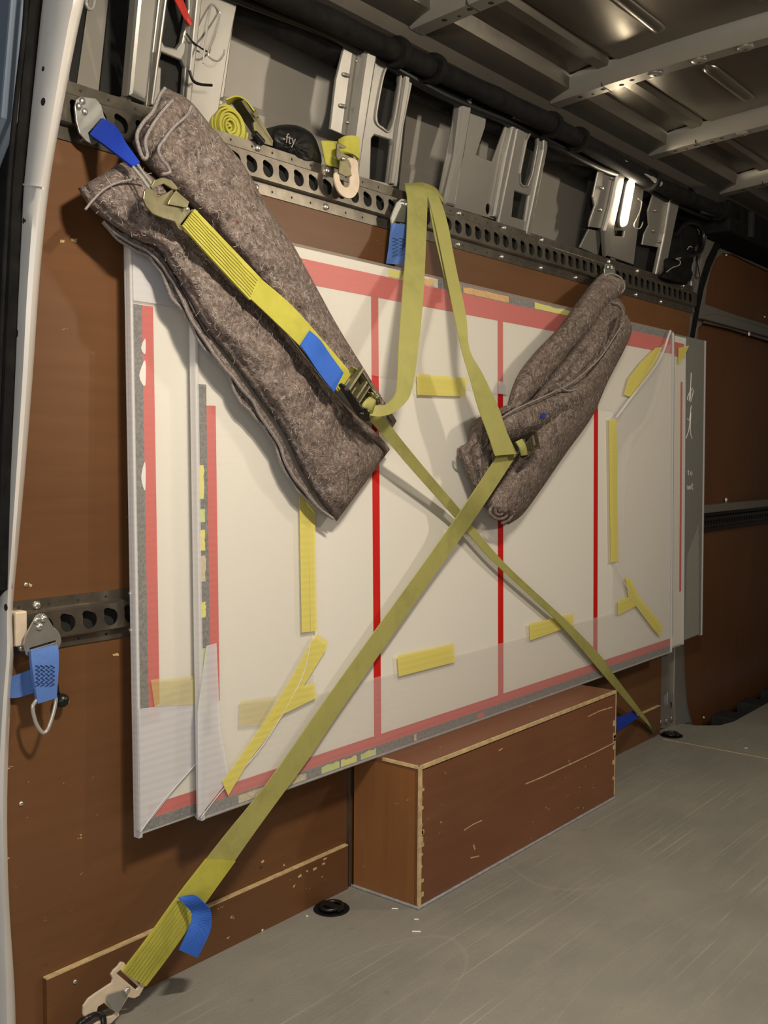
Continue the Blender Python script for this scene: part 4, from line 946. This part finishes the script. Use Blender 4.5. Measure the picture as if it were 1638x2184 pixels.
for k in range(7):
    s = .14+.12*k; P = []
    for j in range(12):
        t = j/11; a = V((381,1908)).lerp(V((262,2072)), t); b = V((436,1930)).lerp(V((310,2103)), t); q = a.lerp(b, s+.012*math.sin(j*2+k)); P.append(PY(q.x, q.y, 1.4965+.019*t))
    tube_bm(bm, P, .00045, 4)
obj('stitching', bm, simple('olive_thread', S((120,112,40)), .8), sB)
bm = bmesh.new(); strap_bm(bm, [PY(402,1910,1.490),PY(415,1909,1.470),PY(432,1922,1.455),PY(450,1945,1.452),PY(448,1985,1.458),(PY(421,2043,1.47))], [PY(380,1915,1.492),PY(395,1930,1.486),PY(408,1945,1.482),PY(407,1965,1.478),PY(400,1985,1.476),PY(382,2026,1.474)], .002, 40)
obj('blue_tag', bm, M_BLUE, sB, smooth=True, angle=60)
Z3 = lambda a,b: (a/2.925, 1700+b/2.925)
hk = pxpl('snap_hook', M_CREAM, sB, wallp(1.522), [Z3(*p) for p in [(757,1030),(775,1032),(870,1170),(905,1148),(914,1165),(870,1240),(840,1256),(800,1250),(742,1345),(745,1362),(690,1416),(590,1420),(640,1385),(700,1365),(728,1345),(690,1320),(650,1285),(612,1310),(604,1345),(640,1352),(645,1385),(600,1350),(545,1370),(535,1385),(520,1355),(522,1305),(555,1258),(600,1225),(700,1160),(706,1135),(694,1108),(712,1080),(735,1060)]], [[Z3(*p) for p in [(752,1078),(868,1185),(852,1205),(728,1100)]]], .005, .001)
pxpl('hook_latch', M_PLATE, hk, wallp(1.5165), [Z3(*p) for p in [(770,1205),(800,1235),(740,1345),(700,1325),(668,1270),(672,1235)]], (), .003, .0008)
dome('rivet', M_BOLT, hk, PY(*Z3(792,1206),1.5135), (0,-1,0), .0065, .005)
# ratchet half hidden in the rolled blanket
ratchet(sB, PY(1122,948,1.412), PY(1088,975,1.412)-PY(1150,925,1.412), (0,0,1), .72)
bm = bmesh.new(); strap_bm(bm, [PY(1100,942,1.395),PY(1108,955,1.388),PY(1112,972,1.392)], [PY(1112,936,1.395),PY(1120,950,1.388),PY(1124,970,1.392)], .006, 14); obj('wound_webbing', bm, M_WEB, sB, smooth=True)
tube('edge_fold', M_WEB, sB, [PY(1060,972,1.414), PY(1078,972,1.412), PY(1098,965,1.411)], .0018, 6)  # turned webbing edge in the plain strap colour
bm = bmesh.new(); strap_bm(bm, [PY(1056,972,1.400),PY(1042,930,1.405),PY(1020,870,1.41),PY(1000,800,1.42),PY(984,745,1.44),PY(968,670,1.47),PY(945,560,1.52),PY(928,480,1.55),PY(915,430,1.57),PY(905,402,1.585)],
    [PY(1102,968,1.400),PY(1080,920,1.405),PY(1062,868,1.41),PY(1030,800,1.42),PY(1001,745,1.435),PY(993,670,1.46),PY(970,560,1.51),PY(955,480,1.54),PY(938,425,1.565),PY(922,408,1.58)], .0022, 110, 4)
obj('slack_tail', bm, M_WEB, sB, smooth=True, angle=50)
bm = bmesh.new(); strap_bm(bm, [PY(972,640,1.50),PY(950,560,1.53),PY(935,500,1.55),PY(926,470,1.565)], [PY(960,640,1.50),PY(940,560,1.53),PY(926,500,1.55),PY(916,440,1.565)], .0022, 40, 3)
obj('slack_tail_underside', bm, M_WEB, sB, smooth=True)
bm = bmesh.new(); strap_bm(bm, [PY(864,396,1.602),PY(895,388,1.61),PY(925,398,1.612),PY(944,420,1.61)], [PY(900,398,1.585),PY(915,405,1.59),PY(935,418,1.594),PY(946,434,1.596)], .003, 24)
obj('folded_over_rail', bm, M_WEB, sB, smooth=True)
pxpl('blue_patch', M_BLUED, sB, wallp(1.416), [(1153,888),(1160,880),(1165,884),(1159,893)], (), .002)
# anchor at the rail for the right blanket
a4 = thing('rail_anchor', PY(1300,572,1.58), 'small pale anchor fitting on the rail at the tip of the rolled blanket', 'strap anchor')
pxpl('anchor_plate', M_PLATE, a4, wallp(1.572), [(1289,574),(1292,564),(1306,564),(1312,572),(1312,590),(1290,590)], (), .004, .001)
for p in ((1296,571),(1304,572)): dome('rivet', M_BOLT, a4, PY(*p,1.568), (0,-1,0), .006, .005)
# middle rail anchor
a2 = thing('rail_anchor', PY(850,440,1.58), 'anchor plate with pale blue webbing on the rail behind the hanging strap tail', 'strap anchor', 'rail anchors with blue loops')
fitting_plate(a2, M_PLATE, wallp(1.568), [(846,432),(856,424),(872,426),(880,440),(880,478),(872,486),(842,486),(836,480),(834,464),(838,452)], [[(844,472),(874,476),(874,480),(844,477)]], .004, [(858,434),(868,436)])
strap('blue_loop', M_BLUEL, a2, [(836,476,1.563),(833,500,1.562),(830,530,1.564),(825,562,1.57)], [(868,480,1.563),(870,500,1.562),(872,530,1.564),(874,566,1.57)], .005, 20)
def zig(parent, x0, x1, y0, y1, rows, y, vert=True):
    bm = bmesh.new()
    for c in range(rows):
        P = []; n = 11
        for j in range(n):
            t = j/(n-1)
            xx = x0+(x1-x0)*(c+.5+(.45 if j%2 else -.45))/rows; P.append(PY(xx+(t-.5)*0, y0+(y1-y0)*t, y))
        tube_bm(bm, P, .0007, 4)
    return obj('zigzag_stitching', bm, M_THREAD, parent)
zig(a2, 836, 866, 508, 545, 2, 1.5590)
# lower left anchor
a3 = thing('rail_anchor', PY(90,1340,1.57), 'anchor plate with pale blue loop and wire ring hanging on the short rail', 'strap anchor', 'rail anchors with blue loops')
Z2 = lambda a,b: (a/4.095, 1180+b/4.095)
fitting_plate(a3, M_PLATE, wallp(1.566), [Z2(*p) for p in [(320,545),(350,528),(385,528),(410,550),(470,650),(505,672),(530,720),(538,770),(515,830),(498,830),(498,800),(470,800),(300,880),(262,905),(235,890),(208,800),(225,720),(290,600)]], [[Z2(*p) for p in [(258,828),(490,758),(492,778),(262,845)]]], .004, [Z2(320,585),Z2(382,570),Z2(345,640)])
strap('blue_loop', M_BLUEL, a3, [Z2(262,850)+(1.560,),Z2(268,960)+(1.554,),Z2(290,1120)+(1.553,),Z2(322,1310)+(1.556,)], [Z2(492,800)+(1.560,),Z2(505,880)+(1.554,),Z2(500,1050)+(1.553,),Z2(485,1260)+(1.556,)], .007, 24)
zig(a3, Z2(310,0)[0], Z2(480,0)[0], Z2(0,980)[1], Z2(0,1160)[1], 4, 1.5485)
pl = wallp(1.556)
tube('wire_ring', M_WIRE, a3, spl([PY(*Z2(*p),1.556) for p in [(330,1270),(300,1310),(285,1355),(310,1470),(350,1545),(382,1568),(420,1530),(465,1400),(488,1280),(470,1240)]],6), .0034, 8)
strap('blue_side_strap', M_BLUEL, a3, [Z2(60,1090)+(1.59,),Z2(150,1060)+(1.588,),Z2(275,1010)+(1.58,)], [Z2(60,1265)+(1.59,),Z2(150,1260)+(1.588,),Z2(290,1220)+(1.58,)], .003, 12)
bn = thing('black_ball', PY(*Z2(540,1285),1.575), 'small black ball knob hanging behind the lower left blue loop', 'knob')
bm = bmesh.new(); bmesh.ops.create_uvsphere(bm, u_segments=18, v_segments=12, radius=.0125, matrix=Matrix.Translation(PY(*Z2(540,1285),1.582))); obj('ball', bm, M_BLKPL, bn, smooth=True)
tube('ball_cord', M_BLKPL, bn, spl([PY(*Z2(*p),1.588) for p in [(498,1150),(505,1210),(535,1270)]],5), .003, 6)

# ------------------------------------------------------------- loose items on the rail ledge
# rolled yellow strap
rl = thing('rolled_strap', PY(500,300,1.62), 'coiled yellow strap with its buckle lying on the rail ledge', 'strap')
c0 = PY(493,270,1.605); bm = bmesh.new()
exu = PY(531,270,1.605).x-c0.x; ezu = c0.z-PY(493,322,1.605).z
n = 300; tn = 8; q = []
for i in range(n):
    t = i/(n-1); a = t*2*math.pi*tn; r = .06+.94*t; r2 = r - .94/tn*.72
    jy = .004*math.sin(a*.31)+.003*math.sin(t*9)
    def cp_(rr, yy): rr = max(rr,.02); return bm.verts.new(c0+V((math.cos(a)*exu*rr, yy, math.sin(a)*ezu*rr)))
    q.append((cp_(r,jy), cp_(r2,jy+.001), cp_(r2,.046), cp_(r,.046)))
for i in range(n-1):
    for k in range(4): bm.faces.new((q[i][k],q[i+1][k],q[i+1][(k+1)%4],q[i][(k+1)%4]))
bm.faces.new(q[0]); bm.faces.new(q[-1])
obj('webbing_coil', bm, M_WEBY, rl, smooth=True, angle=50)
strap('webbing_end', M_WEBY, rl, [(482,212,1.60),(505,205,1.60),(525,214,1.60),(545,240,1.60)], [(486,224,1.63),(505,216,1.63),(520,222,1.63),(538,246,1.63)], .003, 20)
bm = bmesh.new(); a, b = PY(518,214,1.60), PY(580,308,1.60); pl = Pl(a, b-a, (0,-.2,1)); L = (b-a).length
lbox(bm, pl, 0, L, -.004, .004, -.04, .0); lbox(bm, pl, L*.3, L*.4, .0, .012, -.03, .004); obj('buckle_bar', bm, M_GOLD, rl)
pxpl('buckle_plate', M_GOLD, rl, wallp(1.60), [(540,262),(552,248),(583,300),(582,312),(560,306),(545,290)], (), .006, .001)
tube('buckle_pin', M_BLKPL, rl, [PY(542,285,1.59),PY(560,305,1.59)], .008, 8)
# black pouch
bp = thing('black_pouch', PY(628,330,1.62), 'black crumpled cloth pouch with pale lettering on the rail ledge', 'pouch')
bm = bmesh.new(); UO = smooth2([(575,300),(578,275),(600,266),(635,268),(665,285),(680,315),(685,350),(655,352),(615,335),(585,322)], 5)
cx_, cy_ = 628, 312; rings = []
for j in range(9):
    s = 1-j/8; hgt = math.sqrt(max(0,1-s*s))
    rings.append([bm.verts.new(PY(cx_+(a-cx_)*s, cy_+(b-cy_)*s, 1.622-.035*hgt-.008*noise.noise(V((a*.05,b*.05,j*.5)))*hgt)) for a,b in UO])
for j in range(8):
    for k in range(len(UO)): 
        try: bm.faces.new((rings[j][k],rings[j][(k+1)%len(UO)],rings[j+1][(k+1)%len(UO)],rings[j+1][k]))
        except ValueError: pass
bk = [bm.verts.new(v.co+V((0,.05,0))) for v in rings[0]]
for k in range(len(UO)): bm.faces.new((rings[0][k],bk[k],bk[(k+1)%len(UO)],rings[0][(k+1)%len(UO)]))
obj('pouch_body', bm, simple('black_nylon', S((20,19,19)), .5, 0, .2, 60, .3), bp, smooth=True)
fc = bpy.data.curves.new('t','FONT'); fc.body = '-fty'; fc.size = .030; fc.shear = .15; fc.extrude = .0004
to = bpy.data.objects.new('t', fc); COL.objects.link(to); dg = bpy.context.evaluated_depsgraph_get(); dg.update()
me = bpy.data.meshes.new_from_object(to.evaluated_get(dg), depsgraph=dg); bpy.data.objects.remove(to)
a_, b_ = PY(602,302,1.579), PY(636,312,1.579); pl = Pl(a_, b_-a_, (0,0,1)); me.transform(pl.mat()); me.materials.clear(); me.materials.append(M_HEM)
for p in me.polygons: p.material_index = 0
place(bpy.data.objects.new('pouch_lettering', me), bp)
# second yellow strap with flat hook
ys = thing('strap_with_hook', PY(735,330,1.6), 'yellow strap bundle with a flat pink cream hook hanging over the rail', 'strap')
bm = bmesh.new()
for k in range(5):
    o = .006*k; strap_bm(bm, [PY(684+k*4,300,1.60+.002*k),PY(690+k*4,330,1.60),PY(694+k*4,352,1.60)], [PY(716+k*2,303,1.585+o*.3),PY(720+k*2,335,1.585),PY(722+k,358,1.585)], .003, 12)
obj('folded_webbing', bm, M_WEBY, ys, smooth=True)
strap('webbing_loop', M_WEBY, ys, [(722,300,1.585),(735,292,1.570),(752,290,1.560),(765,293,1.555)], [(722,322,1.562),(735,325,1.556),(752,330,1.555),(765,340,1.555)], .006, 18)
K2 = lambda a,b: (420+a/2.925, b/2.925)
hk = pxpl('flat_hook', M_CREAM, ys, wallp(1.553), smooth2([K2(*p) for p in [(945,985),(1000,1000),(1005,1060),(1015,1120),(1010,1180),(985,1225),(950,1238),(910,1222),(880,1185),(862,1130),(862,1080),(885,1080),(895,1130),(920,1165),(945,1165),(958,1140),(955,1080),(965,1040)]],3), (), .005, .001)
pxpl('hook_frame', M_GOLD, ys, wallp(1.557), [K2(*p) for p in [(875,895),(890,890),(1010,960),(1018,955),(1018,1030),(1000,1030),(880,1000),(870,970)]], [[K2(*p) for p in [(892,915),(1002,975),(1000,998),(890,945)]]], .004, .001)
pxpl('hook_latch', M_GOLD, hk, wallp(1.548), [K2(*p) for p in [(895,985),(945,1000),(968,1095),(930,1102),(885,1080),(890,1030)]], (), .003, .001)
dome('rivet', M_BOLT, hk, PY(*K2(912,990),1.545), (0,-1,0), .005, .004)

# ------------------------------------------------------------- floor fittings
def floor_ring(c, r, label, tilt=0):
    t = thing('tie_down_ring', (c.x,c.y,0), label, 'tie-down', 'floor tie down rings')
    bm = bmesh.new(); P = FP
    pr = [(1.0,.0012),(.96,.003),(.90,.002),(.80,-.0)]; 
    rings = [[bm.verts.new((c.x+rr*r*math.cos(k*.2618), c.y+rr*r*math.sin(k*.2618), zz+.0004)) for k in range(24)] for rr,zz in pr]
    for j in range(3):
        for k in range(24): bm.faces.new((rings[j][k],rings[j][(k+1)%24],rings[j+1][(k+1)%24],rings[j+1][k]))
    bm.faces.new(rings[-1]); obj('recess_cup', bm, M_BLACK, t, smooth=True, angle=40)
    rr = [V((c.x+.62*r*math.cos(a), c.y+.52*r*math.sin(a), .008)) for a in [k*.2618 for k in range(24)]]
    tube('steel_ring', M_BLKPL, t, rr, .005, 8, True)
    box('ring_bridge', M_BLKPL, t, c.x-.010, c.x+.010, c.y-.75*r, c.y+.75*r, .002, .012, .003)
    return t
floor_ring(V((1.752,1.545,0)), .042, 'round black recessed tie-down ring in the floor left of the plywood box')
c = PZ(1410,1565,0); t = floor_ring(V((c.x,1.545,0)), .042, 'dark tie-down ring at the far floor corner holding the crossing strap')
c = PZ(205,2180,0.0)
hr = thing('tie_down_ring', (c.x,c.y,0), 'black round ring caught in the hook at the bottom left corner', 'tie-down', 'floor tie down rings')
tube('steel_ring', M_BLKPL, hr, spl([PY(*Z3(*p),1.525 if i%2 else 1.52) for i,p in enumerate([(640,1362),(600,1350),(545,1380),(500,1410),(470,1460),(480,1520),(540,1540),(620,1490),(645,1420),(640,1362)])],6), .006, 8)
for px, lab in [((842,1939),'white wood chip on the floor right of the round ring'),((888,1962),'white wood chip on the floor just below the box corner'),((888,1988),'longest white splinter on the floor below the box corner'),((655,1955),'tiny white chip beside the round floor ring'),((1591,1596),'white speck on the far floor at the right edge')]:
    p = PZ(*px, 0); L = {842:.010,888:.013 if px[1] > 1970 else .007,655:.004,1591:.008}[px[0]]
    bm = bmesh.new(); Mx = Matrix.Translation(p) @ Matrix.Rotation(math.radians(-52), 4, 'Z'); bx(bm, -L/2*1.5, L/2*1.5, -.002, .002, .0003, .0025, Mx); bev(bm, .0006, 1)
    tag(obj('wood_chip', bm, M_WHITEP), lab, 'debris', 'pale chips on the floor')
